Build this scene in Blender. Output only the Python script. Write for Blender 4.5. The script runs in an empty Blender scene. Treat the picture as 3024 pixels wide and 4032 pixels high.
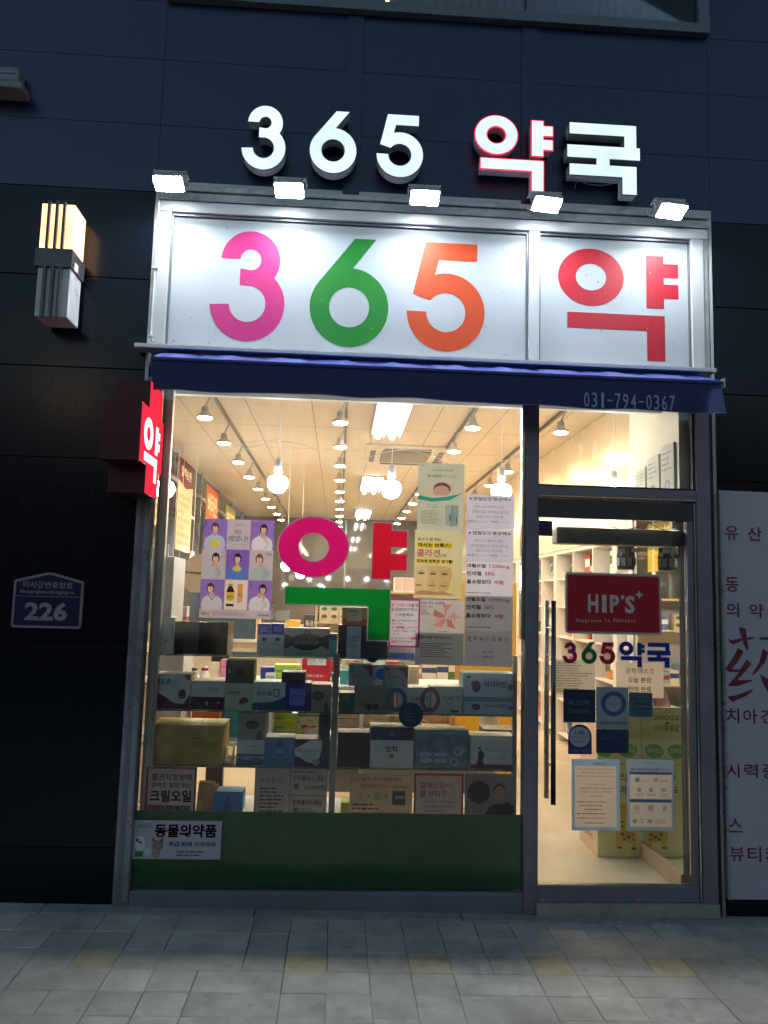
import bpy, bmesh, math, random
from mathutils import Vector, Matrix
from mathutils.geometry import tessellate_polygon
random.seed(7)
SC = bpy.context.scene
COL = SC.collection
# ------------------------------------------------------------------ camera
_p, _y, _r = (math.radians(a) for a in (6.378, 3.162, 1.516))
F = Vector((math.sin(_y)*math.cos(_p), math.cos(_y)*math.cos(_p), math.sin(_p)))
R0 = Vector((math.cos(_y), -math.sin(_y), 0)); U0 = R0.cross(F)
CR = R0*math.cos(_r) + U0*math.sin(_r); CU = -R0*math.sin(_r) + U0*math.cos(_r)
CP = Vector((0, -4, 1.51)); FPX = 3050.0
cd = bpy.data.cameras.new('camera'); cam = bpy.data.objects.new('camera', cd); COL.objects.link(cam)
cd.sensor_fit = 'VERTICAL'; cd.sensor_height = 32.0; cd.lens = FPX/4032*32.0
cd.clip_start = .05; cd.clip_end = 500
cam.matrix_world = Matrix(((CR.x, CU.x, -F.x, CP.x), (CR.y, CU.y, -F.y, CP.y), (CR.z, CU.z, -F.z, CP.z), (0, 0, 0, 1)))
SC.camera = cam
# ------------------------------------------------------------------ world, moon, exposure
W = bpy.data.worlds.new("World"); SC.world = W; W.use_nodes = True
nt = W.node_tree; bg = nt.nodes['Background']
sky = nt.nodes.new('ShaderNodeTexSky'); sky.sky_type = 'NISHITA'; sky.sun_disc = False
sky.sun_elevation = math.radians(10); sky.sun_rotation = math.radians(25); sky.air_density = 1.3; sky.dust_density = 0.8; sky.ozone_density = 1.8
nt.links.new(sky.outputs[0], bg.inputs[0]); bg.inputs[1].default_value = 0.055
sl = bpy.data.lights.new('moonlight', 'SUN'); sl.energy = 0.015; sl.angle = math.radians(.5); sl.color = (1, .95, .88)
so = bpy.data.objects.new('moonlight', sl); COL.objects.link(so); so.rotation_euler = (math.radians(80), 0, math.radians(155))
SC.view_settings.view_transform = 'Standard'; SC.view_settings.look = 'None'
SC.view_settings.exposure = 1.85; SC.view_settings.gamma = 1; SC.view_settings.use_curve_mapping = False
SC.render.engine = 'CYCLES'
cy = SC.cycles
cy.use_denoising = True
try: cy.denoiser = 'OPENIMAGEDENOISE'
except Exception: pass
cy.max_bounces = 9; cy.diffuse_bounces = 4; cy.glossy_bounces = 4; cy.transmission_bounces = 4; cy.transparent_max_bounces = 24
cy.sample_clamp_indirect = 6; cy.caustics_reflective = False; cy.caustics_refractive = False; cy.use_light_tree = True
cy.blur_glossy = .5
# ------------------------------------------------------------------ pixel -> metre helpers (full-size photo pixels, plane y = const)
def dirv(u, v): return F + CR*((u-1512)/FPX) - CU*((v-2016)/FPX)
def P(u, v, y=0.0):
    d = dirv(u, v); q = CP + d*((y-CP.y)/d.y); return q.x, q.z
VIEWS = {'K0': (0, 0, .54861), 'K1': (500, 2350, 2.07375), 'K2': (1250, 2350, 1.9988), 'K3': (1000, 2550, 2.9625), 'K4': (1500, 2550, 2.7197),
         'K5': (560, 2380, 3.0722), 'K6': (1250, 2950, 1.9069), 'K7': (480, 2950, 2.0232), 'K8': (500, 1500, 2.07375), 'K9': (1200, 1500, 1.8433),
         'KA': (2080, 2400, 2.37), 'KB': (2080, 2900, 2.37), 'KC': (2080, 2000, 2.4397), 'KD': (1060, 2050, 2.6758), 'KE': (560, 2000, 2.4043),
         'KF': (1620, 1780, 3.568), 'KG': (1500, 2250, 2.765), 'KH': (2000, 1500, 1.62), 'KP': (0, 0, 1)}
def full(k, u, v):
    a, b, s = VIEWS[k]; return a+u/s, b+v/s
def RC(k, u0, v0, u1, v1, y=0.0):
    """rectangle on plane y: X0, X1, Z0, Z1 (edges measured at their middles)"""
    um, vm = (u0+u1)/2, (v0+v1)/2
    return (P(*full(k, u0, vm), y)[0], P(*full(k, u1, vm), y)[0], P(*full(k, um, v1), y)[1], P(*full(k, um, v0), y)[1])
# ------------------------------------------------------------------ materials
MC = {}
def nodes(name):
    m = bpy.data.materials.new(name); m.use_nodes = True; n = m.node_tree
    for x in list(n.nodes):
        if x.type != 'OUTPUT_MATERIAL': n.nodes.remove(x)
    return m, n, n.nodes.new, n.links.new, [x for x in n.nodes if x.type == 'OUTPUT_MATERIAL'][0]
def noise(n, scale, detail=4, rough=.6, sc=(1, 1, 1)):
    t = n.nodes.new('ShaderNodeTexCoord'); mp = n.nodes.new('ShaderNodeMapping'); mp.inputs['Scale'].default_value = sc
    q = n.nodes.new('ShaderNodeTexNoise'); q.inputs['Scale'].default_value = scale; q.inputs['Detail'].default_value = detail; q.inputs['Roughness'].default_value = rough
    n.links.new(t.outputs['Object'], mp.inputs[0]); n.links.new(mp.outputs[0], q.inputs['Vector']); return q.outputs['Fac']
def ramp(n, src, a, b, lo, hi):
    r = n.nodes.new('ShaderNodeMapRange'); r.inputs[1].default_value = a; r.inputs[2].default_value = b; r.inputs[3].default_value = lo; r.inputs[4].default_value = hi
    n.links.new(src, r.inputs[0]); return r.outputs[0]
def mat(name, col, rough=.5, metal=0., var=.12, vs=9, bump=0., bs=120, coat=0., spec=.5, sc=(1, 1, 1), detail=5):
    if name in MC: return MC[name]
    m, n, N, L, out = nodes(name)
    b = N('ShaderNodeBsdfPrincipled'); L(b.outputs[0], out.inputs[0])
    b.inputs['Roughness'].default_value = rough; b.inputs['Metallic'].default_value = metal
    b.inputs['Coat Weight'].default_value = coat; b.inputs['Coat Roughness'].default_value = .08; b.inputs['Specular IOR Level'].default_value = spec
    if var > 0:
        f = noise(n, vs, detail, .65, sc)
        mx = N('ShaderNodeMix'); mx.data_type = 'RGBA'; mx.inputs[6].default_value = (*[c*(1-var) for c in col], 1); mx.inputs[7].default_value = (*[min(1, c*(1+var)) for c in col], 1)
        L(ramp(n, f, .3, .7, 0, 1), mx.inputs[0]); L(mx.outputs[2], b.inputs['Base Color'])
        L(ramp(n, f, .3, .7, max(0, rough-.08), min(1, rough+.1)), b.inputs['Roughness'])
    else: b.inputs['Base Color'].default_value = (*col, 1)
    if 'paver' in name or 'sill' in name:
        f2 = noise(n, 9, 3, .55); f3 = noise(n, 1.7, 4, .6)
        k1 = N('ShaderNodeMath'); k1.operation = 'MULTIPLY'; L(ramp(n, f2, .66, .72, 1, .8), k1.inputs[0]); L(ramp(n, f3, .35, .65, .82, 1.08), k1.inputs[1])
        m2 = N('ShaderNodeMix'); m2.data_type = 'RGBA'; m2.blend_type = 'MULTIPLY'; m2.inputs[0].default_value = 1
        L(mx.outputs[2], m2.inputs[6]); L(k1.outputs[0], m2.inputs[7]); L(m2.outputs[2], b.inputs['Base Color'])
    if bump > 0:
        bp = N('ShaderNodeBump'); bp.inputs['Strength'].default_value = bump; bp.inputs['Distance'].default_value = .004
        L(noise(n, bs, 3), bp.inputs['Height']); L(bp.outputs[0], b.inputs['Normal'])
    MC[name] = m; return m
def emit(name, col, s, base=(.8, .8, .8), var=0):
    if name in MC: return MC[name]
    m, n, N, L, out = nodes(name)
    b = N('ShaderNodeBsdfPrincipled'); L(b.outputs[0], out.inputs[0])
    b.inputs['Base Color'].default_value = (*base, 1); b.inputs['Roughness'].default_value = .35
    if max(base) < .2: b.inputs['Specular IOR Level'].default_value = 0
    b.inputs['Emission Color'].default_value = (*col, 1); b.inputs['Emission Strength'].default_value = s
    if var: L(ramp(n, noise(n, 6, 2), .3, .7, s*(1-var), s*(1+var)), b.inputs['Emission Strength'])
    MC[name] = m; return m
def sheet(name, col, tr=.45, rough=.55, var=.05):
    """paper or vinyl: lets part of the light behind it through"""
    if name in MC: return MC[name]
    m, n, N, L, out = nodes(name)
    d = N('ShaderNodeBsdfDiffuse'); t = N('ShaderNodeBsdfTranslucent'); g = N('ShaderNodeBsdfGlossy'); g.inputs['Roughness'].default_value = .35
    f = noise(n, 14, 4)
    mx = N('ShaderNodeMix'); mx.data_type = 'RGBA'; mx.inputs[6].default_value = (*[c*(1-var) for c in col], 1); mx.inputs[7].default_value = (*[min(1, c*(1+var)) for c in col], 1)
    L(ramp(n, f, .3, .7, 0, 1), mx.inputs[0]); L(mx.outputs[2], d.inputs[0]); L(mx.outputs[2], t.inputs[0])
    a = N('ShaderNodeMixShader'); a.inputs[0].default_value = tr; L(d.outputs[0], a.inputs[1]); L(t.outputs[0], a.inputs[2])
    c = N('ShaderNodeMixShader'); c.inputs[0].default_value = .025; L(a.outputs[0], c.inputs[1]); L(g.outputs[0], c.inputs[2]); L(c.outputs[0], out.inputs[0])
    MC[name] = m; return m
def ink(name, col):
    """printing ink: a colour filter lying on the sheet below"""
    if name in MC: return MC[name]
    m, n, N, L, out = nodes(name); t = N('ShaderNodeBsdfTransparent'); t.inputs[0].default_value = (*col, 1); L(t.outputs[0], out.inputs[0]); MC[name] = m; return m
def glass(name, tint, refl=1.0, dust=.03, streak=False):
    if name in MC: return MC[name]
    m, n, N, L, out = nodes(name)
    t = N('ShaderNodeBsdfTransparent'); t.inputs[0].default_value = (*tint, 1)
    g = N('ShaderNodeBsdfGlossy'); g.inputs['Roughness'].default_value = .015
    fr = N('ShaderNodeFresnel'); fr.inputs[0].default_value = 1.45
    mu = N('ShaderNodeMath'); mu.operation = 'MULTIPLY'; mu.inputs[1].default_value = refl; L(fr.outputs[0], mu.inputs[0])
    a = N('ShaderNodeMixShader'); L(mu.outputs[0], a.inputs[0]); L(t.outputs[0], a.inputs[1]); L(g.outputs[0], a.inputs[2])
    d = N('ShaderNodeBsdfTranslucent'); d.inputs[0].default_value = (.85, .8, .72, 1)
    f = noise(n, 7, 6, .7, (1, 1, .16) if streak else (1, 1, 1)); f2 = noise(n, 260, 2, .5)
    k = N('ShaderNodeMath'); k.operation = 'MULTIPLY'; L(ramp(n, f, .42, .75, 0, 1), k.inputs[0]); L(ramp(n, f2, .35, .7, .1, 1), k.inputs[1])
    k2 = N('ShaderNodeMath'); k2.operation = 'MULTIPLY_ADD'; k2.inputs[1].default_value = dust*4; k2.inputs[2].default_value = dust*.3; L(k.outputs[0], k2.inputs[0])
    c = N('ShaderNodeMixShader'); L(k2.outputs[0], c.inputs[0]); L(a.outputs[0], c.inputs[1]); L(d.outputs[0], c.inputs[2]); L(c.outputs[0], out.inputs[0])
    MC[name] = m; return m
def C(hexv, k=1.0):
    """sRGB hex -> linear"""
    o = []
    for i in (0, 2, 4):
        s = int(hexv[i:i+2], 16)/255; o.append((s/12.92 if s < .04045 else ((s+.055)/1.055)**2.4)*k)
    return tuple(o)
GAIN = 1.0
def card(h):
    c = C(h)
    if GAIN != 1: c = tuple(min(.82, x*GAIN) for x in c)
    return mat('carton_%s_%d' % (h, GAIN*10), c, .42, var=.06, vs=20)
def ik(h): return ink('ink_'+h, C(h))
def pigment(h):
    name = 'pigment_'+h
    if name in MC: return MC[name]
    m, n, N, L, out = nodes(name); col = C(h)
    t = N('ShaderNodeBsdfTransparent'); t.inputs[0].default_value = (*[min(1, c*1.1) for c in col], 1)
    d = N('ShaderNodeBsdfDiffuse'); d.inputs[0].default_value = (*col, 1); q = N('ShaderNodeBsdfTranslucent'); q.inputs[0].default_value = (*[min(1, c*1.25) for c in col], 1)
    a = N('ShaderNodeMixShader'); a.inputs[0].default_value = .6; L(d.outputs[0], a.inputs[1]); L(q.outputs[0], a.inputs[2])
    b = N('ShaderNodeMixShader'); b.inputs[0].default_value = .72; L(t.outputs[0], b.inputs[1]); L(a.outputs[0], b.inputs[2]); L(b.outputs[0], out.inputs[0])
    MC[name] = m; return m
# ------------------------------------------------------------------ mesh builders
ORG = {}
def mk(name, verts, faces, m, parent=None, org=None, smooth=False):
    me = bpy.data.meshes.new(name)
    if parent is not None: o0 = ORG[parent.name]
    elif org is not None: o0 = Vector(org)
    else:
        xs = [v[0] for v in verts]; ys = [v[1] for v in verts]; zs = [v[2] for v in verts]
        o0 = Vector(((min(xs)+max(xs))/2, (min(ys)+max(ys))/2, min(zs)))
    me.from_pydata([(v[0]-o0.x, v[1]-o0.y, v[2]-o0.z) for v in verts], [], faces)
    if m: me.materials.append(m)
    if smooth:
        for q in me.polygons: q.use_smooth = True
    me.update()
    o = bpy.data.objects.new(name, me); COL.objects.link(o)
    if parent is not None: o.parent = parent
    else: o.location = o0
    ORG[o.name] = o0
    return o
def tag(o, label=None, cat=None, group=None, kind=None):
    if label: o['label'] = label
    if cat: o['category'] = cat
    if group: o['group'] = group
    if kind: o['kind'] = kind
    return o
def thing(name, label, cat, loc, group=None):
    o = bpy.data.objects.new(name, None); COL.objects.link(o); o.location = loc; o.empty_display_size = .05
    ORG[o.name] = Vector(loc); return tag(o, label, cat, group)
class MB:
    def __init__(s): s.v = []; s.f = []
    def box(s, x0, x1, y0, y1, z0, z1, bev=0.0):
        if bev <= 0:
            b = len(s.v)
            s.v += [(x0, y0, z0), (x1, y0, z0), (x1, y1, z0), (x0, y1, z0), (x0, y0, z1), (x1, y0, z1), (x1, y1, z1), (x0, y1, z1)]
            s.f += [tuple(b+i for i in q) for q in ((0, 3, 2, 1), (4, 5, 6, 7), (0, 1, 5, 4), (1, 2, 6, 5), (2, 3, 7, 6), (3, 0, 4, 7))]
        else:
            bm = bmesh.new(); bmesh.ops.create_cube(bm, size=1)
            for v in bm.verts: v.co = Vector(((x0+x1)/2+v.co.x*(x1-x0), (y0+y1)/2+v.co.y*(y1-y0), (z0+z1)/2+v.co.z*(z1-z0)))
            bev = min(bev, .45*min(abs(x1-x0), abs(y1-y0), abs(z1-z0)))
            bmesh.ops.bevel(bm, geom=bm.edges[:], offset=bev, segments=2, affect='EDGES', profile=.6)
            s.bm(bm)
        return s
    def bm(s, bm):
        b = len(s.v); bm.verts.index_update()
        s.v += [tuple(v.co) for v in bm.verts]; s.f += [tuple(b+v.index for v in f.verts) for f in bm.faces]; bm.free(); return s
    def tube(s, pts, r, n=8, caps=True, r1=None):
        pts = [Vector(p) for p in pts]; b = len(s.v); k = len(pts)
        for i, p in enumerate(pts):
            t = (pts[min(i+1, k-1)]-pts[max(i-1, 0)]).normalized()
            a = t.cross(Vector((0, 0, 1)))
            if a.length < .05: a = t.cross(Vector((1, 0, 0)))
            a.normalize(); c = t.cross(a)
            rr = r if r1 is None else r+(r1-r)*i/(k-1)
            for j in range(n):
                w = 2*math.pi*j/n; s.v.append(tuple(p+a*math.cos(w)*rr+c*math.sin(w)*rr))
        for i in range(k-1):
            for j in range(n):
                q = b+i*n+j; w = b+i*n+(j+1) % n; s.f.append((q, w, w+n, q+n))
        if caps: s.f += [tuple(b+j for j in reversed(range(n))), tuple(b+(k-1)*n+j for j in range(n))]
        return s
    def lathe(s, cx, cy, prof, n=20):
        b = len(s.v); k = len(prof)
        for r, z in prof:
            for j in range(n):
                w = 2*math.pi*j/n; s.v.append((cx+r*math.cos(w), cy+r*math.sin(w), z))
        for i in range(k-1):
            for j in range(n):
                q = b+i*n+j; w = b+i*n+(j+1) % n; s.f.append((q, w, w+n, q+n))
        return s
    def build(s, name, m, parent=None, org=None, smooth=False): return mk(name, s.v, s.f, m, parent, org, smooth)
def bx(name, x0, x1, y0, y1, z0, z1, m, parent=None, bev=0.0): return MB().box(x0, x1, y0, y1, z0, z1, bev).build(name, m, parent)
class BS:
    """plane in space: origin, right, up; normal = right x up"""
    def __init__(s, o=(0, 0, 0), r=(1, 0, 0), u=(0, 0, 1)):
        s.o = Vector(o); s.r = Vector(r).normalized(); s.u = Vector(u).normalized(); s.n = s.r.cross(s.u)
    def at(s, a, b, c): return tuple(s.o+s.r*a+s.u*b+s.n*c)
def FR(y): return BS((0, y, 0))          # facing the street at depth y: a = X, b = Z
def poly(name, loops, bs, m, parent=None, c0=0.0, c1=None):
    """polygon (with holes) in plane bs; extruded from c0 to c1 when c1 is given"""
    flat = [p for l in loops for p in l]
    tris = tessellate_polygon([[Vector((p[0], p[1], 0)) for p in l] for l in loops])
    def area(t): (ax, ay), (bx_, by), (cx, cy_) = (flat[i] for i in t); return (bx_-ax)*(cy_-ay)-(cx-ax)*(by-ay)
    tris = [t if area(t) > 0 else (t[0], t[2], t[1]) for t in tris if abs(area(t)) > 1e-12]
    if c1 is None: return mk(name, [bs.at(p[0], p[1], c0) for p in flat], tris, m, parent)
    n = len(flat); v = [bs.at(p[0], p[1], c1) for p in flat]+[bs.at(p[0], p[1], c0) for p in flat]
    f = list(tris)+[(a+n, c+n, b+n) for a, b, c in tris]; k = 0
    for li, l in enumerate(loops):
        A = sum(l[i][0]*l[(i+1) % len(l)][1]-l[(i+1) % len(l)][0]*l[i][1] for i in range(len(l)))
        fl = (A > 0) != (li > 0)
        for i in range(len(l)):
            a, b = k+i, k+(i+1) % len(l)
            f.append((a+n, b+n, b, a) if fl else (a, b, b+n, a+n))
        k += len(l)
    return mk(name, v, f, m, parent)
def rect(x0, x1, z0, z1): return [(x0, z0), (x1, z0), (x1, z1), (x0, z1)]
def rrect(x0, x1, z0, z1, r, n=5):
    o = []
    for cx, cz, a in ((x1-r, z0+r, -90), (x1-r, z1-r, 0), (x0+r, z1-r, 90), (x0+r, z0+r, 180)):
        for i in range(n+1): w = math.radians(a+90*i/n); o.append((cx+r*math.cos(w), cz+r*math.sin(w)))
    return o
def arc(cx, cz, rx, a0, a1, n=24, rz=None):
    rz = rz or rx
    return [(cx+rx*math.cos(math.radians(a0+(a1-a0)*i/n)), cz+rz*math.sin(math.radians(a0+(a1-a0)*i/n))) for i in range(n+1)]
def ell(cx, cz, rx, rz=None, n=40): return arc(cx, cz, rx, 0, 360*(n-1)/n, n-1, rz)
def inset(l, d):
    A = sum(l[i][0]*l[(i+1) % len(l)][1]-l[(i+1) % len(l)][0]*l[i][1] for i in range(len(l)))
    s = 1 if A > 0 else -1; o = []
    for i in range(len(l)):
        p0, p1, p2 = (Vector(l[i-1]), Vector(l[i]), Vector(l[(i+1) % len(l)]))
        e1 = (p1-p0); e2 = (p2-p1)
        if e1.length < 1e-9 or e2.length < 1e-9: o.append(tuple(p1)); continue
        e1.normalize(); e2.normalize(); n1 = Vector((e1.y, -e1.x))*s; n2 = Vector((e2.y, -e2.x))*s
        m = n1+n2
        if m.length < 1e-6: o.append(tuple(p1)); continue
        m.normalize(); k = d/max(.45, m.dot(n1)); o.append(tuple(p1+m*k))
    return o
def grow(loops, d): return [inset(loops[0], d)]+[inset(l, -d) for l in loops[1:]]
# ------------------------------------------------------------------ lettering
_T = {}
TS = bpy.data.scenes.new('glyph_workspace')
def glyphs(body, bold=0.0):
    k = (body, bold)
    if k in _T: return _T[k]
    c = bpy.data.curves.new('lettering', 'FONT'); c.body = body; c.size = 1; c.resolution_u = 2; c.offset = bold
    o = bpy.data.objects.new('lettering', c); TS.collection.objects.link(o); vl = TS.view_layers[0]; vl.update()
    me = bpy.data.meshes.new_from_object(o.evaluated_get(vl.depsgraph))
    v = [tuple(q.co) for q in me.vertices]; f = [tuple(q.vertices) for q in me.polygons]
    bpy.data.objects.remove(o); bpy.data.curves.remove(c); bpy.data.meshes.remove(me)
    _T[k] = (v, f); return _T[k]
def text(items, bs, m, parent, c=0.0, bold=.012, mirror=False, name='lettering'):
    """items: [(string, x0, x1, z0, z1)], joined as one printed line group"""
    V = []; FF = []; bold = min(bold, .034)*(.5 if bold < .033 else 1)
    for s, x0, x1, z0, z1 in items:
        v, f = glyphs(s, bold)
        if not v: continue
        ax = min(q[0] for q in v); bx_ = max(q[0] for q in v); ay = min(q[1] for q in v); by = max(q[1] for q in v)
        b = len(V)
        for q in v:
            a = (q[0]-ax)/(bx_-ax or 1); a = 1-a if mirror else a
            V.append(bs.at(x0+(x1-x0)*a, z0+(z1-z0)*(q[1]-ay)/(by-ay or 1), c))
        for q in f:
            q = tuple(b+i for i in q)
            p0, p1, p2 = (Vector(V[q[i]]) for i in (0, 1, 2))
            FF.append(q if (p1-p0).cross(p2-p0).dot(bs.n) > 0 else tuple(reversed(q)))
    if V: return mk(name, V, FF, m, parent)
def dashes(x0, x1, z0, z1, rows, bs, m, parent, c, fill=.45, name='small_print', centre=False, seed=1, wmin=.55):
    rd = random.Random(seed); V = []; FF = []; h = max(1e-4, (z1-z0)/rows)
    for r in range(rows):
        z = z1-h*(r+.5); w = (x1-x0)*rd.uniform(wmin, 1); a = x0 if not centre else (x0+x1-w)/2; e = a+w
        while a < e:
            g = rd.uniform(.6, 2.2)*h; g = min(g, e-a)
            if g > h*.2:
                b = len(V); hh = h*fill/2*rd.uniform(.8, 1.1)
                V += [bs.at(a, z-hh, c), bs.at(a+g, z-hh, c), bs.at(a+g, z+hh, c), bs.at(a, z+hh, c)]; FF.append((b, b+1, b+2, b+3))
            a += g+h*.28
    return mk(name, V, FF, m, parent)
def mapl(loops, r):
    x0, x1, z0, z1 = r
    return [[(x0+(x1-x0)*a, z0+(z1-z0)*b) for a, b in l] for l in loops]
def G3():
    c1, c2 = (.353, .732, .268), (.3375, .3375, .3375)
    d = math.hypot(c1[0]-c2[0], c1[1]-c2[1]); a = (c1[2]**2-c2[2]**2+d*d)/(2*d); h = math.sqrt(c1[2]**2-a*a)
    ex, ey = (c2[0]-c1[0])/d, (c2[1]-c1[1])/d; ix, iy = c1[0]+ex*a-ey*h, c1[1]+ey*a+ex*h
    if ix < c1[0]: ix, iy = c1[0]+ex*a+ey*h, c1[1]+ey*a-ex*h
    a1 = math.degrees(math.atan2(iy-c1[1], ix-c1[0])); a2 = math.degrees(math.atan2(iy-c2[1], ix-c2[0]))
    l = arc(c1[0], c1[1], c1[2], 178, a1, 30)+arc(c2[0], c2[1], c2[2], a2, -177, 40)[1:]
    l += arc(.3375, .3375, .165, -177, 96, 30)+[(.262, .502), (.262, .655)]+arc(.353, .737, .095, -105, 178, 22)
    return [[(x/.675, y) for x, y in l][::-1]]
def G6():
    l = [(.398, 1), (.596, 1)]+arc(.3616, .3616, .3616, 86, -217.6, 50)
    return [[(x/.7232, y) for x, y in l][::-1], [(x/.7232, y) for x, y in ell(.3616, .3616, .184)]]
def G5():
    l = [(.159, 1), (.64, 1), (.64, .838), (.2875, .838), (.254, .7)]+arc(.358, .358, .358, 105, -180, 48)
    l += arc(.358, .355, .18, -180, 144, 30)+[(.051, .512)]
    return [[(x/.716, y) for x, y in l][::-1]]
def GYAK():
    ring = [ell(.272, .738, .272, .262, 48), ell(.272, .738, .126, .122, 40)]
    bar = [[(.7306, .963), (.7306, .481), (.878, .481), (.878, .572), (1, .572), (1, .704), (.878, .704), (.878, .764), (1, .764), (1, .893), (.878, .893), (.878, .963)]]
    gi = [[(.075, .412), (.075, .272), (.733, .272), (.733, 0), (.882, 0), (.882, .412)]]
    return [ring, bar, gi]
GGUK = [[[(.032, 1), (.032, .843), (.79, .843), (.79, .676), (0, .676), (0, .5), (.403, .5), (.403, .4), (.032, .4), (.032, .245), (.758, .245), (.758, 0), (.952, 0), (.952, .4), (.58, .4), (.58, .5), (1, .5), (1, .676), (.952, .676), (.952, 1)]]]
def join_polys(name, pieces, bs, m, parent, c0=0, c1=None):
    """several polygon pieces as ONE mesh part (one character)"""
    V = []; FF = []
    for loops in pieces:
        t = poly('tmp', loops, bs, None, None, c0, c1); b = len(V); o = ORG[t.name]
        V += [tuple(Vector(q.co)+o) for q in t.data.vertices]; FF += [tuple(b+i for i in q.vertices) for q in t.data.polygons]
        me = t.data; bpy.data.objects.remove(t); bpy.data.meshes.remove(me)
    return mk(name, V, FF, m, parent)
# ------------------------------------------------------------------ shared materials
M_upper = mat('navy_cladding', C('091842'), .34, .0, .1, 3, .04, 60, coat=.12)
M_gran = mat('black_granite', (.003, .005, .010), .2, 0, .25, 160, .015, 400, detail=4, spec=.25)
M_alu = mat('white_painted_aluminium', (.50, .52, .54), .4, .1, .04, 4)
M_frame = mat('dark_bronze_frame', (.17, .165, .2), .4, .3, .12, 5)
M_frame2 = mat('grey_anodised_frame', (.3, .31, .33), .3, .6, .12, 5)
M_chrome = mat('brushed_steel', (.6, .6, .58), .2, 1, .1, 30, sc=(1, 1, .05))
M_black = mat('black_metal', (.015, .015, .018), .35, .3, .1)
M_white = mat('white_melamine', (.74, .7, .64), .35, 0, .05, 6)
M_cream = mat('cream_gloss_panel', (.74, .65, .5), .22, 0, .05, 3, coat=.4)
M_glass = glass('shopfront_glass', (.95, .96, .95), 1.15, .03, True)
M_gl2 = glass('clear_glass', (.95, .97, .96), 1.0, .008)
M_shelfg = glass('green_edged_glass', (.62, .86, .78), 1.3, .05)
M_conc = mat('pale_concrete_sill', (.26, .24, .22), .75, 0, .22, 14, .35, 160, detail=8)
M_mirror = mat('mirror_silver', (.86, .88, .87), .02, 1, 0)
M_wood = mat('light_wood', (.62, .45, .27), .45, 0, .18, 8, sc=(1, 1, .12))
M_wire = mat('white_cable', (.7, .7, .68), .4, 0, 0)
BK, RD, WHT = ik('161616'), ik('c8202c'), None
# ================================================================== SETTING: ground, pavers
def gz(x): return -.016-.0135*(x-.2)
def gslab(nm, x0, x1, y0, y1, top, bot, m, parent=None, j=0.0):
    rz = [random.uniform(-j, j) for _ in range(4)]
    b = .0025
    v = []
    for i, (x, y) in enumerate(((x0, y0), (x1, y0), (x1, y1), (x0, y1))):
        v.append((x, y, gz(x)+bot))
    for i, (x, y) in enumerate(((x0, y0), (x1, y0), (x1, y1), (x0, y1))): v.append((x, y, gz(x)+top-b+rz[i]))
    for i, (x, y) in enumerate(((x0+b, y0+b), (x1-b, y0+b), (x1-b, y1-b), (x0+b, y1-b))): v.append((x, y, gz(x)+top+rz[i]))
    f = [(0, 3, 2, 1)]+[(a, (a+1) % 4, (a+1) % 4+4, a+4) for a in range(4)]+[(a+4, (a+1) % 4+4, (a+1) % 4+8, a+8) for a in range(4)]+[(8, 9, 10, 11)]
    return v, f
M_pav = mat('grey_concrete_paver', (.41, .375, .32), .78, 0, .25, 5, .5, 220, detail=12)
M_pav2 = mat('grey_concrete_paver_pale', (.435, .40, .345), .78, 0, .28, 7, .5, 220, detail=12)
M_pav3 = mat('grey_concrete_paver_dark', (.385, .355, .305), .78, 0, .28, 6, .5, 220, detail=12)
M_pavy = mat('ochre_concrete_paver', (.50, .405, .245), .78, 0, .25, 9, .5, 220, detail=12)
M_sand = mat('joint_sand', (.035, .037, .036), .95, 0, .4, 60, .4, 300)
_v = [(-60, -60, gz(-60)-.05), (60, -60, gz(60)-.05), (60, 0.3, gz(60)-.05), (-60, 0.3, gz(-60)-.05)]
tag(mk('ground', [(-60, -60, -.09), (60, -60, -.09), (60, .3, -.09), (-60, .3, -.09)], [(0, 1, 2, 3)], mat('asphalt', (.045, .045, .048), .9, 0, .3, 30, .3, 90)), kind='structure')
pv = tag(mk('pavement', [(x, y, gz(x)-.012) for x, y in ((-5, -5.5), (5.5, -5.5), (5.5, .05), (-5, .05))]+[(x, y, gz(x)-.08) for x, y in ((-5, -5.5), (5.5, -5.5), (5.5, .05), (-5, .05))],
        [(0, 1, 2, 3), (4, 5, 1, 0), (7, 4, 0, 3), (5, 6, 2, 1)], M_sand), kind='structure')
MOD = .1735; XS = .0; YS = -.110
ochre = {(-6, 2), (-1, 2), (2, 2), (5, 2), (8, 2), (-11, 2), (11, 2)}
restv, restf = [], []
for r in range(30):
    y1 = YS-r*MOD*1.01; y0 = y1-MOD*1.01
    sh = .0
    c = -28 if r > 6 else -14
    while c < (30 if r > 6 else 17):
        w = 1
        if random.random() < .16 and (c, r) not in ochre and (c+1, r) not in ochre: w = 2
        x0 = XS+c*MOD; x1 = x0+w*MOD; g = random.choice((.0004, .0005, .0009, .0022))
        jj = random.uniform(-.003, .003)
        v, f = gslab('p', x0+g, x1-g, y0+g+jj*.3, y1-g, .0+random.uniform(-.0015, .0015), -.03, None, None, .0008)
        if r <= 6:
            mm = M_pavy if (c, r) in ochre else random.choice((M_pav, M_pav, M_pav2, M_pav3))
            me = bpy.data.meshes.new('paver'); me.from_pydata([(a[0]-ORG['pavement'].x, a[1]-ORG['pavement'].y, a[2]-ORG['pavement'].z) for a in v], [], f); me.materials.append(mm)
            o = bpy.data.objects.new('paver', me); COL.objects.link(o); o.parent = pv; ORG[o.name] = ORG['pavement']
        else:
            b = len(restv); restv += v; restf += [tuple(b+i for i in q) for q in f]
        c += w
tag(mk('paver_field', restv, restf, M_pav, pv), kind='stuff')
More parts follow.
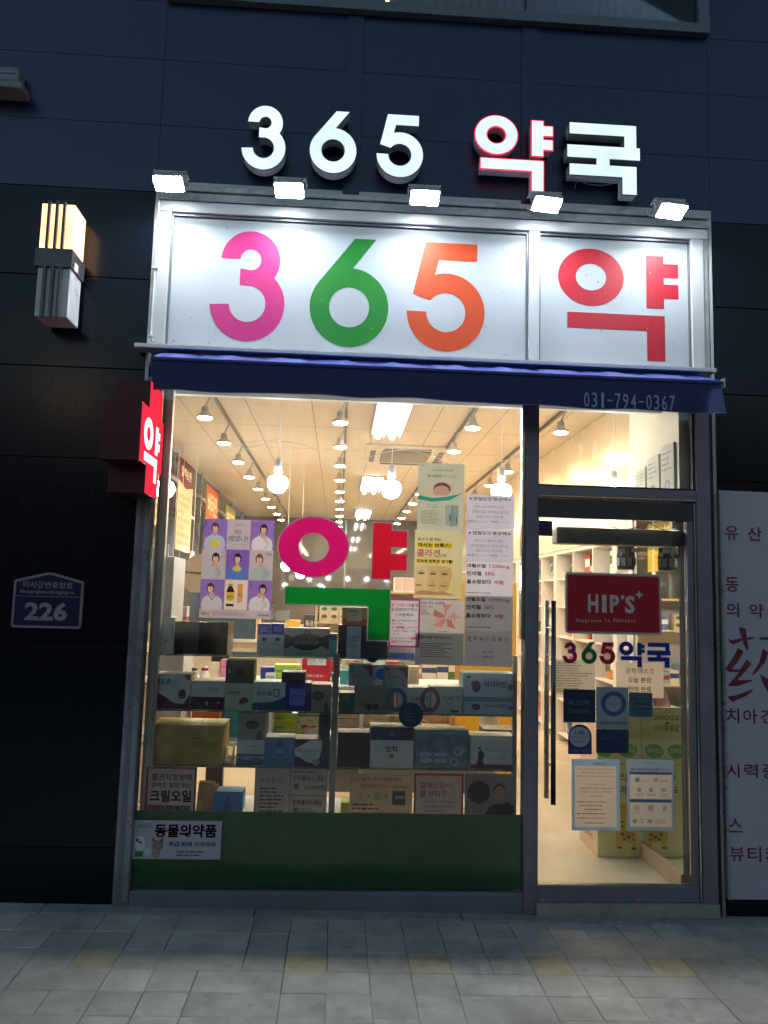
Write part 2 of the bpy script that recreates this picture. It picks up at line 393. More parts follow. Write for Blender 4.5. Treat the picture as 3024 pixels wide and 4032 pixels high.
# sill strip along the shop and kerb stones
for a in range(-4, 5):
    x0, x1 = a*1.0-.35, a*1.0+.645
    v, f = gslab('s', x0, x1, -.108, .02, .006, -.03, None)
    mk('sill_stone', v, f, M_conc, pv)
# dark buildings across the street (they show in the reflections)
ob = thing('street_building', 'dark office block across the street behind the viewer, seen only in reflections', 'building', (0, -26, 0))
bx('wall', -30, 30, -34, -26, 0, 9, mat('dark_facade', (.05, .05, .055), .7), ob)
for i in range(22):
    if i % 3 == 1: continue
    bx('window', -28+i*2.6, -26.6+i*2.6, -26, -25.94, 4.3, 5.6, mat('dark_pane', (.02, .02, .03), .1), ob)
for i, x in enumerate((-7.6, 6.2)):
    lp = thing('street_lamp', ('orange street lamp far behind the viewer, left side of the street', 'orange street lamp far behind the viewer, right side of the street')[i], 'street lamp', (x, -17, -.09), 'street lamps across the road')
    MB().tube([(x, -17, -.09), (x, -17, 6), (x+.1, -16.8, 6.5), (x+.5, -16, 6.6)], .06, 8).build('pole', M_black, lp)
    MB().box(x+.3, x+.7, -16.4, -15.9, 6.52, 6.66, .03).build('lamp_head', emit('sodium_glow', (1, .55, .2), 14), lp)
# ================================================================== BUILDING
bld = thing('shop_building', 'dark granite and navy clad corner shop building with a tall glazed shopfront', 'building', (0, 0, 0))
XL, XR = -1.043, 1.996
M_back = mat('wall_backing', (.10, .105, .115), .8)
MB().box(-5, XL-.004, .02, .3, -.05, 6.5).box(XR+.004, 5.5, .02, .3, -.05, 6.5).box(XL-.004, XR+.004, .06, .3, 2.62, 6.5).build('backing_wall', M_back, bld)
seams = [-.05, .27, .75, 1.235, 1.715, 2.184, 2.661, 3.15, 3.64]
for i in range(len(seams)-1):
    z0, z1 = seams[i]+.0025, seams[i+1]-.0025
    for a, b in ((-4.4, -3.34), (-3.34, -2.2), (-2.2, XL)): bx('granite_panel', a+.003, b-.003, -.004+random.uniform(-.001, .001), .018, z0, z1, M_gran, bld, .0015)
    for a, b in ((XR, 3.1), (3.1, 4.3)): bx('granite_panel', a+.003, b-.003, -.004+random.uniform(-.001, .001), .018, z0, z1, M_gran, bld, .0015)
uz = [3.64, 4.02, 4.4, 4.742]
ux = [-4.4, -2.7, XL, -.006, .973, XR, 3.1, 4.3]
for i in range(3):
    for j in range(len(ux)-1):
        bx('cladding_panel', ux[j]+.0008, ux[j+1]-.0008, -.006, .018, uz[i]+.0008, uz[i+1]-.0008, M_upper, bld, .001)
for j in (0, 1, 5, 6): bx('cladding_panel', ux[j]+.002, ux[j+1]-.002, -.006, .018, 4.744, 5.6, M_upper, bld, .001)
for x in (-.006, .973): bx('cladding_rib', x-.045, x+.045, -.016, -.0065, 3.68, 4.73, M_upper, bld, .002)
# upper storey window
uw = bld
M_uf = mat('grey_window_frame', (.11, .13, .155), .4, .2, .08)
MB().box(XL+.0, XR-.0, -.05, .02, 4.742, 4.80, .003).box(XL, XL+.06, -.048, .02, 4.80, 5.6).box(XR-.062, XR, -.048, .02, 4.80, 5.6).box(-.03, .03, -.046, .02, 4.80, 5.6).box(.945, 1.0, -.046, .02, 4.80, 5.6).build('upper_window_frame', M_uf, bld)
for a, b in ((XL+.06, -.03), (.03, .945), (1.0, XR-.062)): bx('upper_pane', a, b, -.02, -.012, 4.80, 5.6, M_gl2, bld)
bl = MB()
for i in range(60):
    x = XL+.07+i*.049
    if random.random() < .8: bl.box(x, x+.034, .0, .002, 4.81, 5.55)
tag(bl.build('vertical_blinds', mat('dark_blind', (.06, .065, .07), .7), bld), kind='stuff')
bx('upper_room_wall', XL, XR, .05, .058, 4.74, 5.6, mat('dark_room', (.03, .03, .035), .8), bld)
for x, z in ((-.42, 4.835), (.165, 4.845), (.40, 4.808)):
    MB().tube([(x, .012, z-.012), (x, .012, z+.014)], .008, 8).build('upper_lamp_glow', emit('warm_small', (1, .55, .2), 6), bld)
# surround of the opening
MB().box(XL, XL+.018, -.012, .06, -.05, 2.6).build('opening_trim', M_frame2, bld); bx('opening_trim', XR-.018, XR, -.012, .06, -.05, 2.6, M_frame2, bld)
MB().box(XL, XL+.018, -.012, .06, 2.6005, 3.70).box(XR-.018, XR, -.012, .06, 2.6005, 3.70).box(XL+.018, XR-.018, -.012, .06, 3.675, 3.70).build('opening_trim', M_alu, bld)
MB().box(XL+.02, XR-.02, -.03, .055, 3.643, 3.672, .003).box(XL+.02, XR-.02, -.018, .055, 3.606, 3.64, .003).box(XL+.02, XR-.02, -.03, .055, 3.590, 3.604, .002).build('stepped_cornice', mat('dusty_steel', (.42, .43, .42), .35, .5, .25, 20), bld)
# ================================================================== FASCIA SIGN
fs = thing('fascia_sign', 'long white framed shop sign with pink, green, orange and red characters above the awning', 'sign', (0.47, 0, 2.8))
Li, Ra, Rb, Rc = -.952, .973, 1.031, 1.876
zt, zb = 3.528, 2.79
M_sf = mat('white_sign_face', (.40, .44, .48), .5, 0, .04, 2)
MB().box(XL+.022, XR-.022, -.022, .03, zt, 3.586, .004).build('frame_top', M_alu, fs)
for a, b, nme in ((XL+.022, Li, 'frame_post'), (Ra, Rb, 'frame_post'), (Rc, XR-.05, 'frame_post')): bx(nme, a, b, -.021, .03, zb, zt-.001, M_alu, fs, .004)
bx('frame_edge', XR-.049, XR-.022, -.016, .03, zb, zt-.001, mat('dusty_steel', (.42, .43, .42), .35, .5), fs, .003)
bx('sign_panel', Li+.001, Ra-.001, .010, .03, zb, zt-.001, M_sf, fs); bx('sign_panel', Rb+.001, Rc-.001, .010, .03, zb, zt-.001, M_sf, fs)
for a, b in ((Li, Ra), (Rb, Rc)): MB().box(a+.001, b-.001, -.004, .0098, zt-.014, zt-.002).box(a+.001, a+.009, -.004, .0098, zb, zt-.015).box(b-.009, b-.001, -.004, .0098, zb, zt-.015).build('retaining_bead', mat('grey_bead', (.16, .17, .19), .35, .5), fs)
def print_mat(h): return mat('print_'+h, C(h, .66), .5, var=.03, vs=5)
for g, k, hx in ((G3(), (829, 910, 1123, 1344), 'dc2f8a'), (G6(), (1221, 939, 1531, 1366), '0a8c26'), (G5(), (1603, 957, 1909, 1384), 'e4501a')):
    join_polys('character', [mapl(g, RC('KP', *k, y=.01))], FR(.01), print_mat(hx), fs, .0006, .0016)
yk = [mapl(l, RC('KP', 2197, 985, 2672, 1416, y=.01)) for l in GYAK()]
join_polys('character', yk, FR(.01), print_mat('c91b34'), fs, .0006, .0016)
sp = MB()
for i in range(46):
    x, z = random.uniform(Li+.02, Rc-.02), random.uniform(zb+.02, zt-.05)
    if Ra-.02 < x < Rb+.02: continue
    r = random.uniform(.0012, .004); sp.box(x-r, x+r*random.uniform(.5, 2), .0078, .0092, z-r, z+r*random.uniform(.5, 2))
tag(sp.build('dirt_specks', mat('grime', (.2, .2, .2), .8), fs), kind='stuff')
# drip bar under the sign
bx('drip_bar', XL-.04, XR-.03, -.1, .02, 2.752, 2.774, M_alu, fs, .003)
tub = MB().tube([(XL+.022, -.03, z) for z in [3.58-i*.05 for i in range(17)]], .006, 6)
tub.build('side_cable', mat('grey_cable', (.5, .5, .5), .5), fs)
for z in (3.2, 2.83, 2.81): bx('cable_clip', XL+.01, XL+.035, -.042, -.022, z, z+.012, M_alu, fs)
# ================================================================== AWNING
aw = thing('awning', 'rolled dark blue fabric awning with a pale phone number, under the white sign', 'awning', (.47, -.1, 2.6))
M_blue = mat('blue_canvas', C('162f86'), .55, 0, .1, 12, .2, 260, coat=.15)
M_navy = mat('navy_canvas', C('141d52'), .6, 0, .1, 12, .2, 260)
def wave(x): return .004*math.sin(x*7)+.003*math.sin(x*17+1)
AX0, AX1 = -.935, 1.888
def strip(rows, n=60, f=None):
    v, fc = [], []
    for i, (y, z) in enumerate(rows):
        for j in range(n+1):
            x = AX0+(AX1-AX0)*j/n; yy, zz = f(i, j/n, y, z) if f else (y, z); v.append((x, yy, zz))
    for i in range(len(rows)-1):
        for j in range(n): a = i*(n+1)+j; fc.append((a, a+1, a+n+2, a+n+1))
    return v, fc
v, f = strip([(-.03, 2.748), (-.13, 2.712), (-.23, 2.672), (-.285, 2.650)], f=lambda i, t, y, z: (y, z+(wave(t*9)*1.6 if 0 < i < 3 else 0)))
mk('canopy', v, f, M_blue, aw)
MB().box(AX0-.01, AX1+.012, -.295, -.262, 2.628, 2.648, .006).build('front_bar', mat('navy_bar', C('26306e'), .4, .2), aw)
MB().box(AX1+.013, AX1+.022, -.30, -.255, 2.61, 2.66, .003).build('end_cap', M_frame2, aw)
MB().box(AX0-.022, AX0-.012, -.30, -.255, 2.61, 2.66, .003).build('end_cap', M_frame2, aw)
def vf(i, t, y, z):
    s = math.sin(t*23)*.005*i/5+math.sin(t*9+1)*.008*i/5+math.sin(t*71+2)*.0016*i/5
    if t > .86: s += -.05*((t-.86)/.14)**2*math.sin((t-.86)*60)*i/5
    zz = z+(.004*math.sin(t*5.2)+.002*math.sin(t*47))*i/5-(.012*math.exp(-((t-.995)/.03)**2)*i/5)+.003*math.sin(t*31)*i/5
    return y+s, zz
v, f = strip([(-.288, 2.632), (-.291, 2.60), (-.293, 2.57), (-.294, 2.54), (-.294, 2.51), (-.294, 2.482)], 90, vf)
mk('valance', v, f, M_navy, aw, smooth=True)
v2 = [(q[0], q[1]-.002, q[2]) for q in v[-91:]]+[(q[0], q[1]-.002, q[2]+.004) for q in v[-91:]]
mk('hem', v2, [(j, j+1, j+92, j+91) for j in range(90)], mat('hem_tape', C('6a5a92'), .5), aw)
r = RC('KH', 478, 82, 1072, 178, y=-.312)
ph = '031-794-0367'; n = len(ph); w = (r[1]-r[0])/n
text([(ch, r[0]+w*(i+(.36 if ch == '1' else .14)), r[0]+w*(i+(.70 if ch == '1' else .86)), (r[2]+r[3])/2-.004 if ch == '-' else r[2], (r[2]+r[3])/2+.004 if ch == '-' else r[3]) for i, ch in enumerate(ph)], FR(-.312), mat('pale_lettering', C('8e96b4'), .5), aw, 0, .012)
MB().box(XL+.03, XR-.03, -.012, .03, 2.60, 2.722).build('awning_cassette', mat('navy_cassette', C('141b45'), .35, .2), aw)
for a, b in ((-.93, -.32), (-.29, .5), (.53, .97), (1.0, 1.5), (1.53, 1.92)): bx('cassette_slot', a, b, -.016, -.0125, 2.732, 2.742, M_frame2, aw)
# ================================================================== CHANNEL LETTERS above
tl = thing('channel_letter_sign', 'glowing white raised letters 365 and two Korean syllables on the navy wall', 'sign', (.5, -.06, 3.75))
M_lface = emit('cool_lit_acrylic', (.72, .90, 1.0), .30, (.4, .45, .5), .14)
M_lside = mat('letter_return', (.52, .53, .53), .45, 0, .08)
M_ltrim = mat('teal_grey_trim', (.05, .09, .11), .4)
M_lred = emit('red_lit_trim', (1, .02, .06), .4, (.8, .02, .05))
yf = -.105
def channel(pieces, red=False):
    o = join_polys('letter', pieces, FR(yf), M_lside, tl, -.07, -.006)
    join_polys('letter_trim', [grow(l, .0045) for l in pieces], FR(yf), M_lred if red else M_ltrim, o, -.0055, -.001)
    join_polys('letter_face', pieces if not red else [grow(l, -.001) for l in pieces], FR(yf), M_lface, o, .0, .0015)
channel([mapl(G3(), RC('KP', 953, 417, 1125, 667, y=yf))])
channel([mapl(G6(), RC('KP', 1221, 438, 1404, 681, y=yf))])
channel([mapl(G5(), RC('KP', 1484, 453, 1666, 697, y=yf))])
channel([mapl(l, RC('KP', 1870, 460, 2176, 748, y=yf)) for l in GYAK()], True)
channel([mapl(l, RC('KP', 2234, 490, 2519, 760, y=yf)) for l in GGUK])
wr = MB().tube([P(2262, 742, -.01)[0:1]+(-.012,)+P(2262, 742, -.01)[1:], (1.24, -.014, 3.84), (1.30, -.014, 3.815), (1.37, -.014, 3.812), (1.44, -.014, 3.826)], .003, 6)
wr.build('trailing_wire', M_wire, tl)
# ================================================================== FLOODLIGHTS
M_lens = emit('flood_lens', (.90, .97, 1.0), 98)
M_fl = mat('white_flood_housing', (.35, .35, .35), .4, .2)
M_br = mat('steel_bracket', (.45, .46, .48), .45, .1)
fl_lab = ['floodlight at the left end of the sign frame', 'floodlight below the white figure 3', 'floodlight below and right of the white figure 5', 'floodlight just under the red-edged syllable', 'floodlight at the right end of the row']
for i, (u, v) in enumerate(((664, 722), (1139, 748), (1673, 775), (2154, 798), (2645, 818))):
    x, z = P(u, v, -.19); z = 3.585
    a = [-.05, -.04, 0, .12, .12][i]; Rm = Matrix.Rotation(a, 3, 'Z') @ Matrix.Rotation(-.46, 3, 'X')
    t = thing('floodlight', 'lit white square '+fl_lab[i], 'floodlight', (x, -.19, z), 'floodlights above the sign')
    def loc(p): q = Rm @ Vector(p); return (x+q.x, -.19+q.y, z+q.z)
    def lb(nm, x0, x1, y0, y1, z0, z1, m, par=t, bev=.003):
        q = MB().box(x0, x1, y0, y1, z0, z1, bev); q.v = [loc(p) for p in q.v]; return q.build(nm, m, par)
    h = lb('housing', -.078, .078, -.048, .048, .003, .03, M_fl, bev=.006)
    for s in range(6): lb('fin', -.06, .06, -.040+s*.015, -.036+s*.015, .0305, .046, M_fl, h, 0)
    lb('lens', -.069, .069, -.040, .040, -.001, .0025, M_lens, bev=0)
    br = MB().tube([loc((-.083, 0, .012)), loc((-.083, .0, .075)), loc((-.083, .03, .085))], .005, 6).tube([loc((.083, 0, .012)), loc((.083, .0, .075)), loc((.083, .03, .085))], .005, 6)
    br.box(x-.085, x+.085, -.175, -.145, z+.078, z+.084); br.build('bracket', M_br, t)
    dk = MB().tube([(x+.015, -.155, z+.084), (x+.015, -.10, z+.11), (x+.015, -.03, z+.115)], .009, 8).build('arm', M_br, t)
    pl = MB().tube([(x+.015, -.03, z+.115), (x+.015, -.007, z+.115)], .044, 20).build('wall_plate', mat('dull_wall_plate', (.42, .42, .42), .5, 0), t)
    MB().tube([loc((-.06, .05, .02)), (x-.08, -.1, z+.02), (x-.07, -.02, z+.09)], .0028, 6).build('power_cable', M_wire, t)
# ================================================================== WALL SCONCE
sc_ = thing('wall_sconce', 'boxy wall lamp with glowing upper half and unlit lower half on the dark granite', 'wall lamp', (-1.47, -.02, 2.86))
M_sg = emit('warm_opal_glass', (1, .5, .19), .95, (.4, .32, .25), .35)
M_so = mat('unlit_opal_glass', (.5, .51, .54), .3, 0, .06)
M_sb = mat('sconce_metal', (.09, .085, .09), .35, .4)
x0, x1 = -1.553, -1.390
bx('upper_glass', x0, x1, -.2, -.035, 3.206, 3.442, M_sg, sc_, .003); bx('lower_glass', x0+.002, x1-.002, -.198, -.035, 2.856, 3.108, M_so, sc_, .003)
bx('band', x0-.013, x1+.007, -.212, -.022, 3.109, 3.205, M_sb, sc_, .002)
for s in (.033, .072, .108):
    a = x0+s; bx('fin', a, a+.014, -.216, -.2005, 3.2055, 3.452, M_sb, sc_); bx('fin', a, a+.014, -.216, -.1985, 2.846, 3.1085, M_sb, sc_)
bx('back_plate', x0+.03, x1-.03, -.022, -.006, 3.0, 3.3, M_sb, sc_)
for y, z in ((-.19, 3.17), (-.19, 3.13), (-.08, 3.17), (-.08, 3.13)): MB().tube([(x1+.007, y, z), (x1+.010, y, z)], .004, 8).build('screw', M_chrome, sc_)
poly('rating_label', [rect(-.05, 0, 0, .04)], BS((x1+.0075, -.12, 3.115), (0, 1, 0), (0, 0, 1)), M_white, sc_, 0.0005)
# ================================================================== BLADE SIGN
bs_ = thing('blade_sign', 'red glowing cross-shaped projecting pharmacy sign with a white Korean syllable, left of the window', 'sign', (-1.01, -.2, 1.97))
XB = -.928
M_rl = emit('red_lit_acrylic', (1, .03, .065), .30, (.03, .0, .0), .1)
M_rb = mat('dark_red_case', (.06, .008, .015), .35, 0, .1, 6, spec=.3)
yy = [-.452, -.318, -.075, -.028]
cross = [(yy[0], 2.11), (yy[1], 2.11), (yy[1], 1.975), (yy[2], 1.975), (yy[2], 2.105), (.03-.05, 2.105), (.03-.05, 2.375), (yy[2], 2.375), (yy[2], 2.52), (yy[1], 2.52), (yy[1], 2.385), (yy[0], 2.385)]
B_x = BS((0, 0, 0), (0, 1, 0), (0, 0, 1))    # normal +X
poly('case', [cross], B_x, M_rb, bs_, XB-.175, XB-.004)
poly('lit_face', [inset(cross, -.003)], B_x, M_rl, bs_, XB-.0035, XB)
poly('lit_face', [[(-b, c) for b, c in inset(cross, -.003)][::-1]], BS((XB-.1752, 0, 0), (0, -1, 0), (0, 0, 1)), M_rl, bs_, 0)
M_wl = emit('white_lit_acrylic', (.93, .93, 1), .5, (.1, .1, .1))
join_polys('syllable', [mapl(l, (-.405, -.098, 2.045, 2.335)) for l in GYAK()], B_x, M_wl, bs_, XB+.0015, XB+.003)
join_polys('syllable', [mapl(l, (.072, .343, 2.06, 2.335)) for l in GYAK()], BS((XB-.1752, 0, 0), (0, -1, 0), (0, 0, 1)), M_wl, bs_, .0004)
for z in (2.16, 2.33): MB().tube([(-1.0, -.03, z), (-1.0, .015, z)], .014, 8).build('mounting_arm', M_black, bs_)
# ================================================================== ADDRESS PLAQUE
ap = thing('address_plaque', 'navy house-number plaque with a pointed top and the number 226 on black granite', 'plaque', (-1.43, -.008, 1.42))
def pf(pts, y): return [P(u, v, y) for u, v in pts]
pl = pf([(41, 2471), (318, 2476), (331, 2291), (195, 2253), (57, 2280)], -.016)
pl[0] = (pl[0][0], (pl[0][1]+pl[1][1])/2); pl[1] = (pl[1][0], pl[0][1])
xl_, xr_ = (pl[0][0]+pl[4][0])/2, (pl[1][0]+pl[2][0])/2; zl = (pl[4][1]+pl[2][1])/2; xm = (xl_+xr_)/2
pent = [(xl_+.01, pl[0][1]), (xr_-.01, pl[0][1]), (xr_, pl[0][1]+.01), (xr_, zl-.006), (xr_-.006, zl), (xm+.012, pl[3][1]-.002), (xm-.012, pl[3][1]-.002), (xl_+.006, zl), (xl_, zl-.006), (xl_, pl[0][1]+.01)]
poly('plate', [pent], FR(-.016), mat('plaque_rim', (.17, .165, .19), .45), ap, -.011, 0)
poly('field', [inset(pent, -.012)], FR(-.016), mat('plaque_navy', (.010, .011, .045), .5, spec=.2), ap, .0006)
M_pw = mat('plaque_white', (.2, .195, .22), .45)
VIEWS['KQ'] = (0, 2200, 2.7643)
def tx(k, items, y, m, parent, bold=.012, c=.001, mirror=False):
    return text([(s, *RC(k, *q, y=y)) for s, *q in items], FR(y), m, parent, c, bold, mirror)
tx('KQ', [('미사강변중앙로', 255, 250, 795, 322)], -.016, M_pw, ap, .02, .0015)
tx('KQ', [('Misagangbyeonjungang-ro', 220, 340, 810, 392)], -.016, M_pw, ap, .02, .0015)
tx('KQ', [('226', 268, 472, 735, 676)], -.016, M_pw, ap, .045, .0015)
poly('divider', [rect(xl_+.012, xr_-.012, P(*full('KQ', 520, 412), -.016)[1]-.0012, P(*full('KQ', 520, 412), -.016)[1]+.0012)], FR(-.016), M_pw, ap, .0015)
# ================================================================== WALL FIXTURE top left
wf = thing('alarm_box', 'grey rounded metal wall box cut off by the upper left corner', 'wall box', (-1.9, -.05, 4.3))
M_wf = mat('dull_grey_metal', (.17, .18, .19), .4, .3)
a = P(78, 260, -.1); b = P(60, 330, -.1); c_ = P(95, 352, -.1)
MB().box(-2.15, a[0], -.1, -.006, b[1], a[1], .025).build('body', M_wf, wf)
MB().box(-2.19, c_[0], -.13, -.006, c_[1]-.012, b[1]-.002, .012).build('base_flange', M_wf, wf)
bx('lid_band', -2.15, a[0]-.02, -.104, -.1005, a[1]-.045, a[1]-.035, M_wf, wf)
# ================================================================== RIGHT BANNER
rb = thing('menu_banner', 'pale lavender banner with dark red Korean words and one brush-written character, right of the door', 'banner', (2.5, -.02, .04))
VIEWS['KR'] = (2650, 1900, 2.7647); VIEWS['KS'] = (2650, 2700, 2.7647)
yb = -.03
bx('board', 2.012, 3.2, yb, -.006, .055, 2.128, mat('lavender_board', (.33, .315, .39), .5, 0, .05), rb, .002)
bx('board_edge', 2.000, 2.010, yb-.004, -.006, .055, 2.13, M_frame2, rb)
M_mr = mat('maroon_vinyl', (.12, .012, .03), .4)
for _q in [('유', 565, 470, 710, 625), ('산', 808, 482, 965, 635), ('동', 570, 1030, 715, 1190), ('의', 577, 1308, 718, 1468), ('약', 827, 1316, 985, 1475)]: tx('KR', [_q], yb, M_mr, rb, .028, .0012)
for _q in [('치', 578, 245, 720, 410), ('아', 762, 252, 920, 412), ('건', 952, 258, 1100, 412), ('시', 580, 845, 724, 1000), ('력', 775, 850, 922, 1004), ('증', 972, 855, 1110, 1015), ('스', 603, 1445, 756, 1598), ('뷰', 617, 1755, 775, 1912), ('티', 812, 1752, 960, 1918), ('케', 1003, 1750, 1150, 1925)]: tx('KS', [_q], yb, M_mr, rb, .028, .0012)
strokes = [('KR', [(718, 1578), (738, 1573), (795, 1592), (802, 1700), (824, 1808), (803, 1828), (772, 1770), (752, 1690), (716, 1602)]),
           ('KR', [(597, 1697), (640, 1716), (752, 1690), (757, 1720), (655, 1762), (618, 1742)]), ('KR', [(806, 1684), (880, 1683), (884, 1697), (810, 1715)]),
           ('KR', [(710, 1800), (768, 1840), (700, 1955), (642, 2028), (728, 2034), (802, 1926), (855, 1975), (762, 2085), (700, 2150), (855, 2148), (857, 2162), (700, 2216), (595, 2214), (716, 2064), (610, 2062), (567, 2030), (640, 1925)]),
           ('KS', [(866, 40), (872, 48), (800, 110), (700, 150), (650, 177), (620, 160), (597, 116), (690, 104)]),
           ('KR', [(930, 1690), (1180, 1668), (1190, 1700), (960, 1716)]), ('KR', [(975, 1808), (1036, 1845), (1000, 1960), (880, 2094), (856, 2088), (938, 1960)]),
           ('KR', [(945, 2088), (1050, 2150), (1120, 2290), (1040, 2300), (980, 2190)]), ('KR', [(1050, 1800), (1240, 1800), (1240, 1980), (1050, 1985)]), ('KR', [(1100, 2000), (1150, 2000), (1160, 2280), (1105, 2290)])]
for k, s in strokes: poly('brush_stroke', [pf([full(k, *q) for q in s], yb)[::-1]], FR(yb), M_mr, rb, .0012)
# ================================================================== SHOPFRONT FRAME, GLAZING
ZG = .03
z_v, z_tr = 2.62, 2.11
XMl, XMr = .961, 1.024       # middle post
XW = -.962                   # left edge of window glass
fr = bld
bx('left_post', XL+.02, XW, -.03, .05, ZG-.05, z_v, M_frame, fr, .004)
bx('left_post_bead', XW-.03, XW-.004, -.036, -.031, ZG, z_v, M_frame2, fr, .002)
bx('middle_post', XMl, XMr, -.03, .06, ZG-.05, z_v, M_frame, fr, .004)
bx('right_post', 1.876, 1.952, -.03, .06, ZG-.05, z_v, M_frame, fr, .004)
bx('right_outer_post', 1.954, 1.976, -.008, .06, ZG-.05, z_v, M_black, fr, .002)
for a, b in ((XW+.001, XMl-.001),): bx('bottom_rail', a, b, -.028, .05, ZG-.06, .078, M_frame, fr, .004)
bx('transom_bar', XMr+.001, 1.875, -.028, .06, 2.062, 2.122, M_frame, fr, .003)
bx('transom_gasket', XMr+.001, 1.875, -.032, -.0285, 2.066, 2.072, M_chrome, fr)
bx('silver_mullion_edge', XMl-.016, XMl-.001, -.012, .04, 1.32, z_v, M_chrome, fr, .002)
bx('window_pane', XW, XMl, .0, .01, .078, z_v, M_glass, fr)
bx('transom_pane', XMr, 1.876, .0, .01, 2.122, z_v, M_gl2, fr)
MB().box(XMr+.002, XMr+.01, -.012, -.002, 2.124, z_v).box(1.866, 1.874, -.012, -.002, 2.124, z_v).box(XMr+.01, 1.866, -.012, -.002, 2.124, 2.133).build('transom_bead', M_black, fr)
bx('threshold', XMr+.001, 1.95, -.05, .1, -.03, .034, M_conc, fr, .004)
# green film on the lower window
gf = tag(bx('green_window_film', XW+.004, XMl-.004, .0125, .0137, .08, .442, sheet('green_film', (.012, .30, .045), .5)), 'green vinyl film across the bottom of the display window', 'window film')
# door
dr = thing('glass_door', 'framed glass shop door with a long steel pull handle', 'door', (1.45, .0, .035))
DX0, DX1 = XMr+.003, 1.862
bx('top_rail', DX0, DX1, -.012, .03, 1.958, 2.058, mat('dark_door_rail', (.05, .055, .07), .35, .4), dr, .003)
bx('bottom_rail', DX0, DX1, -.012, .03, .042, .112, M_frame, dr, .003)
bx('stile', DX0, DX0+.010, -.011, .03, .113, 1.957, M_frame, dr, .002); bx('stile', 1.829, DX1, -.012, .03, .113, 1.957, M_frame, dr, .003)
bx('stile_strip', 1.8635, 1.8735, -.02, .03, .04, 2.055, M_chrome, dr, .002)
bx('door_pane', DX0+.011, 1.828, .006, .014, .113, 1.957, M_gl2, dr)
bx('bottom_strip', DX0, DX1, -.018, -.0125, .038, .046, M_chrome, dr)
hx0, hx1, hz0, hz1 = RC('KP', 2170, 2365, 2188, 3168, y=-.06)
MB().tube([((hx0+hx1)/2, -.06, hz0), ((hx0+hx1)/2, -.06, hz1)], .0125, 14).build('handle', mat('dark_steel_tube', (.1, .09, .1), .25, .9), dr, smooth=True)
MB().tube([((hx0+hx1)/2, .07, hz0), ((hx0+hx1)/2, .07, hz1)], .0125, 14).build('handle', mat('pale_steel_tube', (.5, .5, .46), .3, .4), dr, smooth=True)
for z in (hz0+.18, (hz0+hz1)/2+.22, hz1-.14): MB().tube([((hx0+hx1)/2, -.05, z), ((hx0+hx1)/2, .06, z)], .006, 8).build('handle_bolt', M_chrome, dr)
cl = RC('KC', 243, 195, 1488, 375, y=.12)
dc = bx('closer_cover', cl[0], cl[1], .06, .16, cl[2]+.004, cl[3]-.006, mat('grey_green_cover', (.13, .16, .15), .3, .3, .06, 4, coat=.4), dr, .012)
bx('closer_bracket', cl[1]-.1, cl[1]-.07, .03, .06, cl[3], 1.957, M_chrome, dr)
# ================================================================== INTERIOR SHELL
FL, CE = .05, 3.26
M_floor = mat('cream_floor_tile', (.60, .52, .38), .18, 0, .06, 3, coat=.2)
M_ceil = mat('speckled_ceiling_board', (.70, .62, .50), .8, 0, .12, 90, detail=2)
M_wallr = mat('cream_wall', (.72, .64, .48), .5, 0, .03, 3)
tag(bx('interior_floor', -2.1, 3.0, .06, 14.6, -.04, FL, M_floor), kind='structure')
ce = tag(bx('ceiling', -2.1, 3.0, .3, 14.6, CE+.02, CE+.1, mat('joint_dark', (.2, .17, .13), .9)), kind='structure')
cz = .3
for j in range(12):
    y0 = .32+j*1.2
    for i in range(9):
        x0 = -2.1+i*.6
        v = [(x0+.003, y0+.003, CE), (x0+.597, y0+.003, CE), (x0+.597, y0+1.194, CE), (x0+.003, y0+1.194, CE)]
        mk('ceiling_board', v, [(0, 3, 2, 1)], M_ceil, ce)
tag(bx('ceiling_lip', XL, XR, .301, .34, 2.62, CE, M_wallr), kind='structure')
M_dkgl = mat('dark_window_glass', (.03, .035, .035), .03, 0, .1, 3, spec=.9)
tag(bx('left_wall', -2.2, -2.1, .3, 14.6, -.04, CE, M_dkgl), kind='structure')
tag(bx('back_wall', -2.1, 3.0, 14.6, 14.7, -.04, CE, mat('taupe_wall', (.30, .27, .22), .4, 0, .05)), kind='structure')
bgl = tag(thing('glass_partition', 'dark reflective glass partition at the far end of the shop', 'partition', (-.4, 13.3, FL)))
bx('partition_pane', -2.09, .1, 13.30, 13.32, .9, CE-.01, mat('grey_reflective_glass', (.13, .125, .11), .04, 0, 0, spec=.9), bgl); bx('partition_pane', .13, 2.3, 13.30, 13.32, .9, CE-.01, MC['grey_reflective_glass'], bgl)
bx('base_panel', -2.09, 2.3, 13.29, 13.33, FL, .9, M_white, bgl); bx('post', .1, .13, 13.27, 13.34, .9, CE-.01, M_frame2, bgl)
tag(bx('right_wall', 2.9, 3.0, .3, 14.6, -.04, CE, M_wallr), kind='structure')
for i in range(8):
    y = .6+i*1.7
    bx('window_mullion', -2.1, -2.06, y, y+.05, FL, CE, M_frame2, bpy.data.objects['left_wall'])
bx('window_rail', -2.1, -2.05, .3, 14.6, 2.88, 2.93, M_frame2, bpy.data.objects['left_wall'])
bx('window_sill', -2.1, -1.95, .3, 14.6, .9, .95, M_white, bpy.data.objects['left_wall'])
